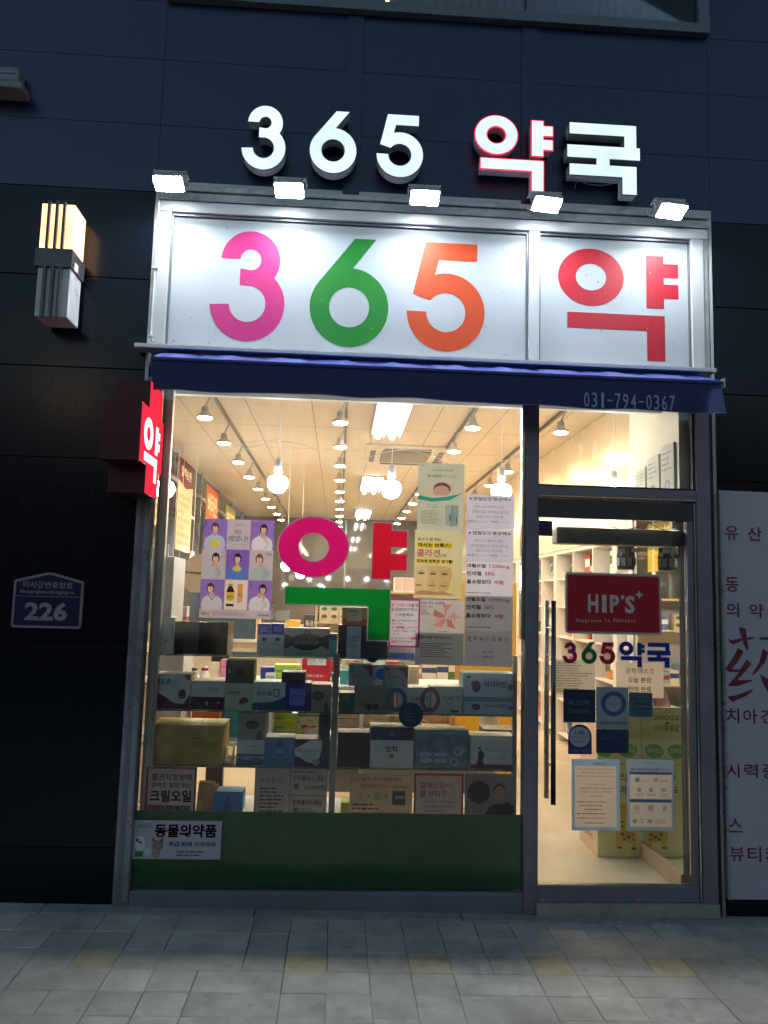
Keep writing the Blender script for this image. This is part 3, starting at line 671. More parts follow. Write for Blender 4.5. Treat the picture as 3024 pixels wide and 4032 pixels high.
# right partition with mirror by the door
pt = thing('door_side_partition', 'cream partition wall just inside the door, right side', 'partition', (1.87, .4, FL))
bx('panel', 1.826, 1.92, .062, .78, FL, CE, M_wallr, pt)
bx('panel_edge', 1.815, 1.826, .72, .785, .14, 2.25, M_white, pt)
bx('skirting', 1.800, 1.826, .062, .66, FL, .142, mat('pinkish_skirting', (.55, .40, .28), .4), pt, .003)
mir = tag(bx('wall_mirror', 1.815, 1.8255, .066, .655, .145, 2.06, M_mirror), 'tall frameless mirror on the partition right inside the door', 'mirror')
# ---------------------------------------------------------------- ceiling lights
M_tube = emit('fluorescent_tube', (.93, .97, 1), 11)
M_refl = mat('white_reflector', (.42, .44, .46), .4, .3, 0)
def tube_fix(x0, x1, y0, y1, lab):
    t = thing('fluorescent_fixture', lab, 'ceiling light', ((x0+x1)/2, (y0+y1)/2, CE-.07), 'fluorescent ceiling fixtures')
    bx('reflector', x0, x1, y0, y1, CE-.02, CE-.003, M_refl, t)
    for s in (x0, (x0+x1)/2-.012, x1-.012): bx('fixture_rib', s, s+.012, y0, y1, CE-.07, CE-.021, M_refl, t)
    for s in (.27, .73):
        x = x0+(x1-x0)*s; MB().tube([(x, y0+.04, CE-.05), (x, y1-.04, CE-.05)], .03, 8).build('tube', M_tube, t)
tube_fix(.27, .60, 2.55, 4.08, 'bright twin tube ceiling light, nearest to the window')
tube_fix(.27, .60, 7.0, 8.45, 'bright twin tube ceiling light, second from the window')
tube_fix(.27, .60, 11.2, 12.7, 'bright twin tube ceiling light, deepest in the shop')
M_warm = emit('warm_spot_glow', (1, .70, .40), 106)
M_can = mat('white_spot_can', (.42, .39, .34), .4)
tracks = ((-1.205, 9, 'left'), (-.035, 10, 'middle'), (1.13, 9, 'right'), (1.93, 5, 'far right'))
for X, n, nm in tracks:
    tr = tag(bx('light_track', X+.05-.012, X+.05+.012, .8, 2.1+n*1.12+.5, CE-.03, CE-.002, mat('track_dark', (.10, .09, .08), .5)), 'thin dark ceiling light track, %s run' % nm, 'light track', 'ceiling light tracks')  # one dark tone over the whole track
    for i in range(n):
        y = 2.65+i*1.115; z = 3.02
        if X > 1.9 and i == 0: y = 2.69
        t = thing('track_spot', 'small warm spotlight, number %d from the window on the %s ceiling track' % (i+1, nm) if 0 else ('warm spotlight on the %s ceiling track, %s' % (nm, ['closest to the window', 'second from the window', 'third from the window', 'fourth from the window', 'fifth from the window', 'sixth from the window', 'seventh from the window', 'eighth from the window', 'ninth from the window', 'farthest from the window'][i])), 'spotlight', (X, y, z), 'warm spotlights on the ceiling tracks')
        MB().lathe(X, y, [(0, z+.004), (.07, z+.004), (.075, z+.012), (.07, z+.022), (.035, z+.05), (.03, z+.1), (0, z+.1)], 14).build('can', M_can, t, smooth=True)
        MB().lathe(X, y, [(0, z-.006), (.055, z-.004), (.062, z+.003), (0, z+.0035)], 14).build('bulb_face', M_warm, t)
        MB().tube([(X, y, z+.1), (X+.03, y, z+.17), (X+.05, y, CE-.03)], .010, 6).build('stem', M_can, t)
M_globe = emit('cool_globe', (.86, .95, 1), 32)
def globe(x, y, z, r, lab, grp):
    t = thing('globe_pendant', lab, 'pendant lamp', (x, y, z-r), grp)
    prof = [(r*math.sin(a), z-r*math.cos(a)) for a in [math.pi*i/12 for i in range(0, 9)]]
    prof += [(r*.66, z+r*.66), (r*.3, z+r*.78), (.02, z+r*.80)]
    MB().lathe(x, y, prof, 20).build('bulb', M_globe, t, smooth=True)
    MB().lathe(x, y, [(.0, z+r*.79), (.016, z+r*.80), (.017, z+r*1.04), (.024, z+r*1.05), (.026, z+r*1.3), (.024, z+r*2.3), (.012, z+r*2.45), (0, z+r*2.45)], 12).build('socket', mat('pendant_socket', (.62, .62, .6), .4), t, smooth=True)
    MB().tube([(x, y, z+r*2.4), (x+.004, y, z+r*2.4+.2), (x-.002, y, CE-.2), (x, y, CE)], .0035, 6).build('cable', M_wire, t)
for x, z, lab in ((-1.14, 2.175, 'glowing globe pendant, partly hidden by the red cross sign'), (-.418, 2.235, 'glowing globe pendant hanging above the pink ring'), (.319, 2.225, 'glowing globe pendant below the ceiling air conditioner'), (1.046, 2.232, 'glowing globe pendant just above the price sheets'), (1.80, 2.235, 'glowing globe pendant behind the pane over the door')):
    globe(x, 1.0, z, .066, lab, 'globe pendants in a row behind the window')
for x, y, z, lab in ((-.62, 5.1, 1.86, 'small far globe pendant right of the portrait poster'), (-.50, 6.0, 1.80, 'lower far globe pendant right of the portrait poster'), (-1.75, 5.3, 1.86, 'small far globe pendant left of the round board')):
    globe(x, y, z, .062, lab, 'globe pendants deep in the shop')
# air conditioner
ac = thing('ceiling_air_conditioner', 'square white cassette air conditioner in the ceiling', 'air conditioner', (.75, 5.2, CE-.04))
bx('panel', .25, 1.25, 4.68, 5.85, CE-.035, CE-.003, mat('ac_white', (.66, .60, .5), .4), ac, .01)
for i in range(24):
    x = .47+i*.0235; bx('grille_slat', x, x+.012, 4.9, 5.6, CE-.052, CE-.036, mat('ac_slat', (.42, .38, .3), .5), ac)
bx('grille_recess', .455, 1.04, 4.88, 5.62, CE-.0375, CE-.036, M_black, ac)
for a, b, c, d in ((.32, .38, 4.9, 5.6), (1.12, 1.18, 4.9, 5.6), (.47, 1.02, 5.70, 5.76), (.47, 1.02, 4.76, 4.82)): bx('louvre', a, b, c, d, CE-.045, CE-.036, mat('ac_louvre', (.12, .11, .1), .5), ac)
# ---------------------------------------------------------------- right side cabinets + shelving
cb = thing('wall_cupboards', 'tall cream gloss cupboard doors above the shelving on the right', 'cupboard', (2.6, 6, 2.06))
y = 1.3
while y < 13:
    bx('cupboard_door', 2.40, 2.42, y+.003, y+.747, 2.085, CE-.004, M_cream, cb, .002); y += .75
bx('cupboard_body', 2.422, 2.9, 1.3, 13.3, 2.07, CE-.002, M_white, cb)
for y in (2.02, 2.08, 3.55, 3.61): MB().tube([(2.398, y, 2.62), (2.385, y, 2.62)], .012, 8).build('cupboard_lock', M_chrome, cb)
sh = thing('white_wall_shelving', 'white wall shelving with open bays along the right side', 'shelving', (2.65, 6, FL))
bx('valance_board', 2.38, 2.9, 1.2, 13.2, 2.04, 2.066, M_white, sh)
ys = [1.2, 1.32]+[1.32+.62*i for i in range(1, 20)]
for i, y in enumerate(ys): bx('upright', 2.38, 2.88, y, y+(.022 if i % 3 else .10), FL, 2.04, M_white, sh)
for z in (.12, .48, .82, 1.14, 1.46, 1.76): bx('shelf_board', 2.40, 2.88, 1.2, 13.1, z, z+.02, M_white, sh)
bx('shelf_back', 2.882, 2.898, 1.2, 13.1, FL, 2.04, M_white, sh)
# side wall above the partition: framed sheets
for i, (y, h) in enumerate(((.10, .33), (.30, .30), (.50, .26))):
    q = tag(bx('framed_notice', 1.812, 1.825, y, y+.17, 2.1, 2.1+h-.02, sheet('notice_paper', (.7, .66, .56), .1)), ('cream notice sheet nearest the glass on the partition over the mirror', 'middle cream notice sheet on the partition over the mirror', 'brown framed certificate on the partition over the mirror')[i], 'notice', 'sheets on the cream partition')
    B = BS((1.811, 0, 0), (0, -1, 0), (0, 0, 1))
    dashes(-y-.15, -y-.02, 2.14+h*.35, 2.1+h-.05, 4, B, mat('grey_print', (.3, .28, .3), .6), q, .0006, .3, seed=i)
    if i < 2: poly('spiral', [ell(-y-.085, 2.175, .03, .035, 20), ell(-y-.085, 2.175, .02, .024, 20)], B, mat('violet_print', (.25, .2, .4), .6), q, .0006)
# ================================================================== products
FILL = 0
def fillbox(x0, x1, y0, y1, z0, h, hexv, lab, grp, axis='y', nm='carton', band=None):
    o = tag(bx(nm, x0, x1, y0, y1, z0, z0+h, card(hexv)), lab, 'box', grp)
    if band:
        if axis == 'y': bx('label_band', x0+.0, x1-.0, y0-.0012, y0-.0004, z0+h*.45, z0+h*.8, card(band), o)
        else: bx('label_band', x0-.0012, x0-.0004, y0, y1, z0+h*.45, z0+h*.8, card(band), o)
    return o
pal = ['c9a27a', 'e3d9c2', 'b64a2c', '4f7f4a', 'd8b23c', '8fa6b8', 'a33242', 'efe8da', '5a7ba0', 'c77a4a', 'd9c6c0', '6a8a4a']
names = {'c9a27a': 'tan', 'e3d9c2': 'cream', 'b64a2c': 'brick red', '4f7f4a': 'green', 'd8b23c': 'yellow', '8fa6b8': 'pale blue', 'a33242': 'crimson', 'efe8da': 'off-white', '5a7ba0': 'blue', 'c77a4a': 'orange-brown', 'd9c6c0': 'pale pink', '6a8a4a': 'olive green'}
rd = random.Random(3)
_cn = {}
def CNT(*k):
    _cn[k] = _cn.get(k, 0)+1
    return ('', ', farther one', ', third one', ', fourth one', ', fifth one', ', sixth one')[min(5, _cn[k]-1)]
ORDN = ['nearest', 'second', 'third', 'fourth', 'fifth', 'sixth', 'seventh', 'eighth', 'ninth', 'farthest']
lev = ['floor-level', 'second lowest', 'third', 'fourth', 'fifth', 'topmost']
for li, z in enumerate((.14, .50, .84, 1.16, 1.48, 1.78)):
    for bi in range(1, 11):
        y0 = ys[bi]+(.022 if bi % 3 else .10)+.02; y1 = ys[bi+1]-.02; y = y0+rd.uniform(0, .15)
        col = rd.choice(pal)
        while y < y1-.08:
            w = rd.uniform(.07, .15); h = rd.uniform(.1, .24)
            if y+w > y1: break
            if rd.random() < .75:
                fillbox(2.45+rd.uniform(0, .06), 2.65, y, y+w-.005, z, h, col, 'small %s carton, %s bay of the white wall shelving, %s board%s' % (names[col], ORDN[bi-1], lev[li], CNT(bi, li, col)), 'cartons on the white wall shelving', 'x', band=rd.choice(['f2eee6', '2c4a7a', 'a82a2a', '3c6a38']))
            if rd.random() < .4: col = rd.choice(pal)
            y += w
            if rd.random() < .25: y += .1
# wooden gondola in the middle of the shop
def gondola(nm, lab, x0, x1, y0, y1, levels, wood, top=True):
    g = thing(nm, lab, 'shelf unit', ((x0+x1)/2, (y0+y1)/2, FL))
    for x in (x0, x1-.022): bx('side_panel', x, x+.022, y0, y1, FL, levels[-1]+.02, wood, g, .002)
    for z in levels: bx('shelf_board', x0+.0225, x1-.0225, y0+.002, y1, z, z+.02, wood, g, .002)
    bx('back_panel', x0+.023, x1-.023, y1+.001, y1+.01, FL, levels[-1], M_white, g)
    return g
gy = 3.4
gx0, _z = P(1240, 2450, gy); gx1, _z = P(1990, 2450, gy)
gl = [.1, .42, .74, P(1300, 2448, gy)[1]-.02, P(1600, 2330, gy)[1]-.02]
gondola('wooden_shelf_unit', 'light wood shelf unit with green and red patterned cartons in the middle of the shop', gx0, gx1, gy, gy+.34, gl, M_wood)
x = gx0+.04
for i in range(6):
    w = .092; c_ = fillbox(x, x+w-.004, gy+.01, gy+.12, gl[3]+.02, .15, 'cfc3a0', 'green and cream patterned carton on the wooden shelf, %s of six from the left' % ['first', 'second', 'third', 'fourth', 'fifth', 'last'][i], 'green and cream cartons in a row')
    for q in range(2): poly('product_picture', [ell(x+w*.5, gl[3]+.07+.07*q, .028, .018, 12)], FR(gy+.009), card('3f6a34' if q else '6a4a30'), c_, .0004)
    x += w
hb = RC('KD', 1322, 592, 1525, 742, y=gy+.02)
def zig(o, x0, x1, z0, z1, y, n, m):
    v = []; f = []
    w = (x1-x0)/n; rows = 5; h = (z1-z0)/rows
    for r in range(rows):
        for i in range(n):
            a = x0+i*w; z = z0+r*h+.1*h; b = len(v); s = h*.55 if i % 2 else -h*.0
            e = h*.55 if not i % 2 else 0
            v += [(a, y, z+s), (a+w, y, z+e), (a+w, y, z+e+h*.28), (a, y, z+s+h*.28)]; f.append((b, b+1, b+2, b+3))
    mk('chevron_print', v, f, m, o)
for i, (a, b) in enumerate(((hb[0], (hb[0]+hb[1])/2), ((hb[0]+hb[1])/2+.003, hb[1]))):
    o = tag(bx('gift_carton', a, b, gy+.02, gy+.2, gl[4]+.02, gl[4]+.02+(hb[3]-hb[2]), card('e8dccb')), ('chevron patterned red and cream gift box, left of the pair', 'chevron patterned red and cream gift box, right of the pair')[i], 'box', 'chevron gift boxes')
    zig(o, a+.003, b-.003, gl[4]+.03, gl[4]+.01+(hb[3]-hb[2]), gy+.0195, 8, card('c23a3a'))
rowx = gx0+.05; i = 0
for li in (0, 1, 2, 3, 4):
    xx = (gx0+.05) if li < 3 else (hb[1]+.05 if li == 4 else gx0+.64)
    while xx < gx1-.16:
        w = rd.uniform(.08, .16); h = rd.uniform(.1, .2); col = rd.choice(pal)
        fillbox(xx, xx+w-.006, gy+.03, gy+.2, gl[li]+.02, h, col, '%s carton on the %s board of the light wood shelf unit%s' % (names[col], ['lowest', 'second', 'third', 'fourth', 'top'][li], CNT('w', li, col).replace('farther', 'second')), 'cartons on the light wood unit', band=rd.choice(['f2eee6', '2c4a7a', 'a82a2a'])); xx += w
# yellow promo stand at the right behind the price sheets
YY = 2.6
yr = RC('KG', 870, 90, 1475, 1000, y=YY)
ysd = thing('yellow_display_stand', 'golden yellow cardboard display stand behind the price sheets', 'display stand', ((yr[0]+yr[1])/2, YY+.1, FL))
MB().box(yr[0], yr[1], YY, YY+.02, FL, yr[3]-.02).build('back_board', card('d9a11c'), ysd)
for q_ in (yr[0], yr[1]-.015): bx('side_board', q_, q_+.015, YY+.021, YY+.3, FL, yr[3]-.1, card('c98f14'), ysd)
for z in (.35, .7, 1.05): bx('tray', yr[0]+.016, yr[1]-.016, YY+.022, YY+.3, z, z+.015, card('d9a11c'), ysd)
# counter, round board, monitors on the left
ct = thing('service_counter', 'long cream counter across the left part of the shop', 'counter', (-.7, 4.4, FL))
bx('counter_top', -1.9, .25, 4.2, 4.85, 1.02, 1.06, M_white, ct, .004); bx('counter_front', -1.86, .2, 4.25, 4.27, FL, 1.018, M_cream, ct)
for i, (x, w, h, c_, l) in enumerate(((-1.2, .2, .12, 'e3d9c2', 'cream open carton on the counter, left end'), (-.98, .16, .3, 'd9b48a', 'tall tan display card on the counter'), (-.76, .16, .14, 'efe8da', 'low white carton on the counter'), (-.55, .15, .2, 'd8b23c', 'yellow carton on the counter'), (-.36, .17, .26, '222628', 'black partner notice stand on the counter'), (-.12, .2, .14, 'c9c2b4', 'grey flat carton on the counter'))):
    o = tag(bx('counter_carton', x, x+w, 4.3, 4.42, 1.06, 1.06+h, card(c_)), l, 'box', 'things on the long counter')
    if c_ == '222628': text([('듀오락', x+.02, x+w-.02, 1.2, 1.26), ('Partners', x+.02, x+w-.02, 1.13, 1.17)], FR(4.3), M_white, o, .001, .02)
by = 2.6
cx_, cz_ = P(790, 2262, by); q = P(716, 2262, by)[0]
rbd = thing('round_board', 'round light brown board on a thin metal arm, half hidden by the portrait poster', 'board', (cx_, by, cz_-.15))
poly('disc', [ell(cx_, cz_, cx_-q, (cx_-q)*1.12, 48)], FR(by), mat('kraft_board', (.5, .33, .16), .6, 0, .06), rbd, -.012, 0)
MB().tube([(cx_-.32, by-.02, cz_+.03), (cx_+.02, by-.02, cz_+.01)], .006, 6).build('arm', M_black, rbd)
MB().tube([(cx_-.32, by-.02, cz_+.03), (cx_-.32, by-.02, FL)], .009, 6).build('stand_pole', M_frame2, rbd)
sc2 = RC('KP', 742, 2335, 1010, 2460, y=1.8)
scr = thing('dark_screen', 'dark blue-grey screen standing behind the portrait poster', 'screen', ((sc2[0]+sc2[1])/2, 1.8, FL))
bx('screen_panel', sc2[0], sc2[1], 1.8, 1.83, sc2[2]-.1, sc2[3], mat('screen_grey', (.05, .08, .10), .15), scr, .004)
bx('screen_foot', (sc2[0]+sc2[1])/2-.06, (sc2[0]+sc2[1])/2+.06, 1.78, 1.85, FL, sc2[2]-.1, M_black, scr)
# banners on the left wall
def banner(y0, y1, zb_, zt_, X, hx, head, lines, lab, ht=.28):
    B = BS((X, 0, 0), (0, 1, 0), (0, 0, 1))
    t = thing('hanging_banner', lab, 'banner', (X, (y0+y1)/2, zb_), 'text banners on the left wall')
    bx('cloth', X-.004, X, y0, y1, zb_, zt_, sheet('banner_'+hx, C(hx), .3), t)
    poly('header_print', [[(y0, zt_-ht), ((y0+y1)/2, zt_-ht-.06), (y1, zt_-ht), (y1, zt_), (y0, zt_)]], B, sheet('bannerhead_'+head[1], C(head[1]), .3), t, .001)
    text([(head[0], y0+.12, y1-.12, zt_-ht+.06, zt_-.08)], B, mat('banner_white', (.75, .6, .35), .6), t, .002, .03)
    h = (zt_-ht-.12-zb_-.05)/max(5, len(lines))
    text([(s, y0+.06, y0+.06+(y1-y0-.12)*w, zt_-ht-.12-h*(i+.85), zt_-ht-.12-h*(i+.25)) for i, (s, w) in enumerate(lines)], B, mat('banner_text', (.12, .07, .04), .6), t, .001, .015)
banner(3.45, 4.3, 2.19, 3.12, -1.86, 'e9cf9c', ('간장약', '3a3226'), (('피곤하거나 지치기는 분', .9), ('간·술·비만이 오래가는 분', .95), ('성욕, 기력나는 소진', .8), ('성욕, 식욕, 만성 잦음', .85), ('스트레스로 양기서 요구되는', .95)), 'cream banner with a dark header on the left wall, nearest the window', .3)
banner(4.75, 5.6, 2.0, 3.05, -1.84, 'efc79c', ('혈액순환', '6a2a2a'), (('손발이 저리고 차가운 분', .9), ('기억력이 떨어지거나', .8), ('물 나쁜 분', .45), ('본 물이 붓고 몸이 무거운', .9), ('물 나신 분', .45), ('두통, 어지러움, 귀울림', .9), ('혈소간 장애증상, 지혈 예방', .95)), 'peach banner full of small text on the left wall, second from the window', .26)
banner(6.6, 7.6, 2.15, 3.0, -1.84, 'f0b860', ('비타민', 'c8662a'), (('영양보충제', .8), ('종합비타민', .8)), 'orange banner with an arrow-shaped header on the left wall, third from the window', .45)
banner(8.4, 9.5, 2.1, 2.95, -1.84, 'cfc05a', ('영양제', '8a8a3a'), (('건강 기능', .8), ('식품', .5)), 'yellow-green banner on the left wall, farthest from the window', .45)
ex = tag(thing('exit_sign', 'small green and white emergency exit sign near the left wall', 'exit sign', (-1.55, 5.6, 2.05)))
bx('box', -1.6, -1.44, 5.6, 5.63, 2.0, 2.2, emit('exit_white', (.8, 1, .85), 1.0), ex); poly('running_mark', [[(-1.56, 2.04), (-1.52, 2.1), (-1.54, 2.15), (-1.5, 2.17), (-1.48, 2.1), (-1.5, 2.04), (-1.52, 2.07)]], FR(5.599), mat('exit_green', (.02, .4, .12), .5), ex, .001)
# box display stand by the door
bf = .615
pb0, pb1 = 1.552, 1.812
dsx = thing('cardboard_display_stand', 'pale green cardboard display stand with a giraffe picture, standing against the mirror', 'display stand', (1.68, .75, FL))
M_pg = mat('pale_green_card', C('dfe3a8'), .45, 0, .04); M_pk = mat('pink_card', C('edc9a6'), .5, 0, .04)
bx('front_board', pb0, pb1, bf, bf+.012, FL+.002, .91, M_pg, dsx)
wv = [(bf+.0125, FL+.002)]
side = [(.95, FL+.002), (.95, .3), (.93, .34), (.87, .36), (.85, .42), (.87, .48), (.93, .5), (.95, .54), (.93, .58), (.87, .6), (.85, .66), (.87, .72), (.93, .74), (.95, .78), (.95, .9), (bf+.0125, .9)]
poly('side_board', [wv+side], BS((0, 0, 0), (0, 1, 0), (0, 0, 1)), M_pk, dsx, pb0, pb0+.01)
for z in (.36, .6, .80): bx('tray', pb0+.0105, pb1, bf+.0125, .93, z, z+.01, M_pg, dsx)
B = FR(bf)
grn = card('4a7a3a')
text([('ILDONG', 1.585, 1.735, .835, .862)], B, card('2f5f3a'), dsx, .001, .02)
text([('일동후디스', 1.585, 1.735, .77, .808)], B, card('4a5a32'), dsx, .001, .02)
poly('logo_dot', [arc(1.655, .812, .014, 0, 180, 10)], B, card('d04a30'), dsx, .001)
poly('leaf_badge', [[(1.60+.052*math.cos(a)*(1+.12*math.sin(2*a)), .655+.04*math.sin(a)) for a in [2*math.pi*i/30 for i in range(30)]]], B, card('5fae3a'), dsx, .001)
text([('LOHAS', 1.562, 1.638, .645, .672)], B, card('eef2d8'), dsx, .002, .015)
poly('leaf_badge', [[(1.735+.055*math.cos(a)*(1+.12*math.sin(2*a)), .655+.04*math.sin(a)) for a in [2*math.pi*i/30 for i in range(30)]]], B, card('5fae3a'), dsx, .001)
text([('LOHAS', 1.695, 1.775, .645, .672)], B, card('eef2d8'), dsx, .002, .015)
dashes(1.58, 1.80, .57, .585, 1, B, card('9a9a62'), dsx, .001)
text([('우리미', 1.60, 1.80, .475, .525), ('리과기', 1.60, 1.80, .405, .455)], B, card('6a6428'), dsx, .001, .03)
# giraffe print
gf = [(1.655, .30), (1.685, .345), (1.68, .365), (1.69, .365), (1.70, .35), (1.725, .345), (1.75, .315), (1.745, .295), (1.72, .285), (1.715, .20), (1.775, .195), (1.785, .17), (1.785, .105), (1.76, .105), (1.755, .13), (1.70, .14), (1.69, .105), (1.665, .105), (1.66, .19), (1.675, .29)]
poly('giraffe_print', [gf], B, card('e3c32a'), dsx, .001)
for x, z, r in ((1.70, .335, .006), (1.70, .18, .012), (1.735, .165, .013), (1.76, .178, .01), (1.71, .15, .009), (1.765, .15, .009), (1.70, .25, .009), (1.70, .225, .009), (1.675, .105, .009), (1.69, .105, .008), (1.76, .1, .009), (1.775, .1, .008)):
    poly('giraffe_spot', [ell(x, z, r, r*.8, 12)], B, card('6a5a3a'), dsx, .002)
text([('일동후디스', -.90, -.70, .12, .16), ('ILDONG', -.90, -.70, .19, .22)], BS((pb0, 0, 0), (0, -1, 0), (0, 0, 1)), card('5a3a30'), dsx, .001, .03)
for i, (a, w, hx, l) in enumerate(((1.575, .05, 'e0a6a0', 'pink slim carton leaning in the display stand top'), (1.635, .06, 'd98a94', 'rose patterned carton leaning in the display stand top'), (1.705, .05, '9fb4c4', 'pale blue carton leaning in the display stand top'), (1.76, .045, 'cfd8de', 'silver white carton leaning in the display stand top'))):
    q = MB().box(-w/2, w/2, -.012, .012, 0, .19); Rm = Matrix.Rotation(-.3, 3, 'X') @ Matrix.Rotation(.25-.18*i, 3, 'Y')
    q.v = [tuple(Rm @ Vector(p)+Vector((a+w/2, .67, .815))) for p in q.v]; tag(q.build('leaning_carton', card(hx)), l, 'box', 'cartons leaning in the stand')
# hanging tumbler display near the mirror
hp = thing('hanging_bottle_pack', 'cluster of dark bottles with mesh windows hanging inside the door by the mirror', 'hanging display', (1.70, .55, 1.72))
hc = P(2465, 2190, .5)
hxx, hz_ = hc
MB().lathe(hxx, .5, [(0, hz_-.085), (.052, hz_-.08), (.056, hz_-.03), (.056, hz_+.0), (.050, hz_+.03), (.050, hz_+.11), (.03, hz_+.13), (0, hz_+.13)], 8).build('body', mat('smoky_plastic', (.03, .035, .04), .15), hp)
for i in range(5):
    a = math.radians(198+i*36); cxp = hxx+.058*math.cos(a); cyp = .5+.058*math.sin(a)
    poly('mesh_window', [rrect(-.013, .013, -.024, .024, .004)], BS((cxp, cyp, hz_-.035), (-math.sin(a), math.cos(a), 0), (0, 0, 1)), mat('mesh_grey', (.32, .34, .33), .5), hp, .0)
for dx, z, w, h in ((-.045, .05, .034, .03), (-.045, .015, .034, .025), (.03, .02, .04, .025)): poly('price_label', [rect(hxx+dx-w/2, hxx+dx+w/2, hz_+z, hz_+z+h)], FR(.44), M_white, hp, .0)
MB().tube([(hxx, .5, hz_+.13), (hxx, .5, 2.3)], .002, 5).build('hanging_cord', M_wire, hp)
MB().tube([(hxx-.09, .48, 1.965), (hxx, .5, 1.95), (hxx+.12, .45, 1.99)], .0025, 5).tube([(hxx-.07, .5, 1.945), (hxx+.05, .47, 1.965)], .0022, 5).build('wire_tie', M_black, hp)
for i, (x, y, lab) in enumerate(((1.77, .3, 'clear plastic hook on the mirror wall'),)):
    pass
# ================================================================== printed surfaces
def prints(o, r, y, specs, paper=False, mirror=False):
    """flat print on rectangle r = (X0, X1, Z0, Z1) facing the street at depth y; positions are fractions, z from the bottom"""
    x0, x1, z0, z1 = r; W_, H_ = x1-x0, z1-z0; c = .0006; B = FR(y)
    X = lambda a: x0+W_*a
    Z = lambda a: z0+H_*a
    M_ = (lambda h: ik(h) if sum(C(h)) < .25 else pigment(h)) if paper else card
    for i, s in enumerate(specs):
        k = s[0]
        if k == 't': text([(s[1], X(s[2]), X(s[3]), Z(s[4]), Z(s[5]))], B, M_(s[6]), o, c, s[7] if len(s) > 7 else .015, mirror)
        elif k == 'r': poly('colour_block', [rect(X(s[1]), X(s[2]), Z(s[3]), Z(s[4]))], B, M_(s[5]), o, c)
        elif k == 'p': poly(s[3] if len(s) > 3 else 'printed_shape', [[(X(a), Z(b)) for a, b in s[1]]], B, M_(s[2]), o, c)
        elif k == 'e': poly(s[6] if len(s) > 6 else 'printed_disc', [ell(X(s[1]), Z(s[2]), s[3]*W_, s[4]*H_, 24)], B, M_(s[5]), o, c)
        elif k == 'o': poly('printed_ring', [ell(X(s[1]), Z(s[2]), s[3]*W_, s[4]*H_, 32), ell(X(s[1]), Z(s[2]), s[3]*W_*s[6], s[4]*H_*s[6], 28)], B, M_(s[5]), o, c)
        elif k == 'd': dashes(X(s[1]), X(s[2]), Z(s[3]), Z(s[4]), s[5], B, M_(s[6]), o, c, .38, seed=i+int(abs(x0)*100), centre=(len(s) > 7))
        elif k == 'b': poly('border_line', [rect(X(s[1]), X(s[2]), Z(s[3]), Z(s[4])), rect(X(s[1])+s[6], X(s[2])-s[6], Z(s[3])+s[6], Z(s[4])-s[6])], B, M_(s[5]), o, c)
        c += .00035
    return o
def raster(nm, r, y, base, shapes, tr, parent=None, cell=.0013):
    """one flat printed sheet: the coloured areas of a design laid side by side in a single layer"""
    x0, x1, z0, z1 = r; nx = max(8, int((x1-x0)/cell)); nz = max(8, int((z1-z0)/cell)); dx = (x1-x0)/nx; dz = (z1-z0)/nz
    cols = [base]; grid = [[0]*nx for _ in range(nz)]
    for loops, hx in shapes:
        if hx not in cols: cols.append(hx)
        ci = cols.index(hx)
        lo = max(0, int((min(p[1] for p in loops[0])-z0)/dz)-1); hi = min(nz, int((max(p[1] for p in loops[0])-z0)/dz)+2)
        for j in range(lo, hi):
            z = z0+(j+.5)*dz; xs = []
            for l in loops:
                for i in range(len(l)):
                    (ax, az), (bx_, bz) = l[i], l[(i+1) % len(l)]
                    if (az > z) != (bz > z): xs.append(ax+(z-az)*(bx_-ax)/(bz-az))
            xs.sort()
            for a, b in zip(xs[::2], xs[1::2]):
                for i in range(max(0, int((a-x0)/dx+.5)), min(nx, int((b-x0)/dx+.5))): grid[j][i] = ci
    V = []; FF = []; MI = []
    for j in range(nz):
        i = 0
        while i < nx:
            k = i
            while k < nx and grid[j][k] == grid[j][i]: k += 1
            if j and False: pass
            b = len(V); V += [(x0+i*dx, y, z0+j*dz), (x0+k*dx, y, z0+j*dz), (x0+k*dx, y, z0+(j+1)*dz), (x0+i*dx, y, z0+(j+1)*dz)]; FF.append((b, b+1, b+2, b+3)); MI.append(grid[j][i]); i = k
    o = mk(nm, V, FF, None, parent)
    for h in cols: o.data.materials.append(sheet('paper_'+h+str(tr), C(h), tr, var=.03))
    for p, m in zip(o.data.polygons, MI): p.material_index = m
    return o
def shapes_of(specs, r):
    x0, x1, z0, z1 = r; W_, H_ = x1-x0, z1-z0; X = lambda a: x0+W_*a; Z = lambda a: z0+H_*a; out = []; rest = []
    for q in specs:
        k = q[0]
        if k == 'r': out.append(([rect(X(q[1]), X(q[2]), Z(q[3]), Z(q[4]))], q[5]))
        elif k == 'p': out.append(([[(X(a), Z(b)) for a, b in q[1]]], q[2]))
        elif k == 'e': out.append(([ell(X(q[1]), Z(q[2]), q[3]*W_, q[4]*H_, 24)], q[5]))
        elif k == 'o': out.append(([ell(X(q[1]), Z(q[2]), q[3]*W_, q[4]*H_, 32), ell(X(q[1]), Z(q[2]), q[3]*W_*q[6], q[4]*H_*q[6], 28)], q[5]))
        elif k == 'b': out.append(([rect(X(q[1]), X(q[2]), Z(q[3]), Z(q[4])), rect(X(q[1])+q[6], X(q[2])-q[6], Z(q[3])+q[6], Z(q[4])-q[6])], q[5]))
        else: rest.append(q)
    return out, rest
def poster(nm, lab, cat, k, q, y, hx, specs, tr=.5, grp=None, rnd=0, th=.0006):
    r = RC(k, *q, y=y); sh_, rest = shapes_of(specs, r)
    o = raster(nm, r, y, hx, sh_, tr); tag(o, lab, cat, grp); prints(o, r, y, rest, True); return o
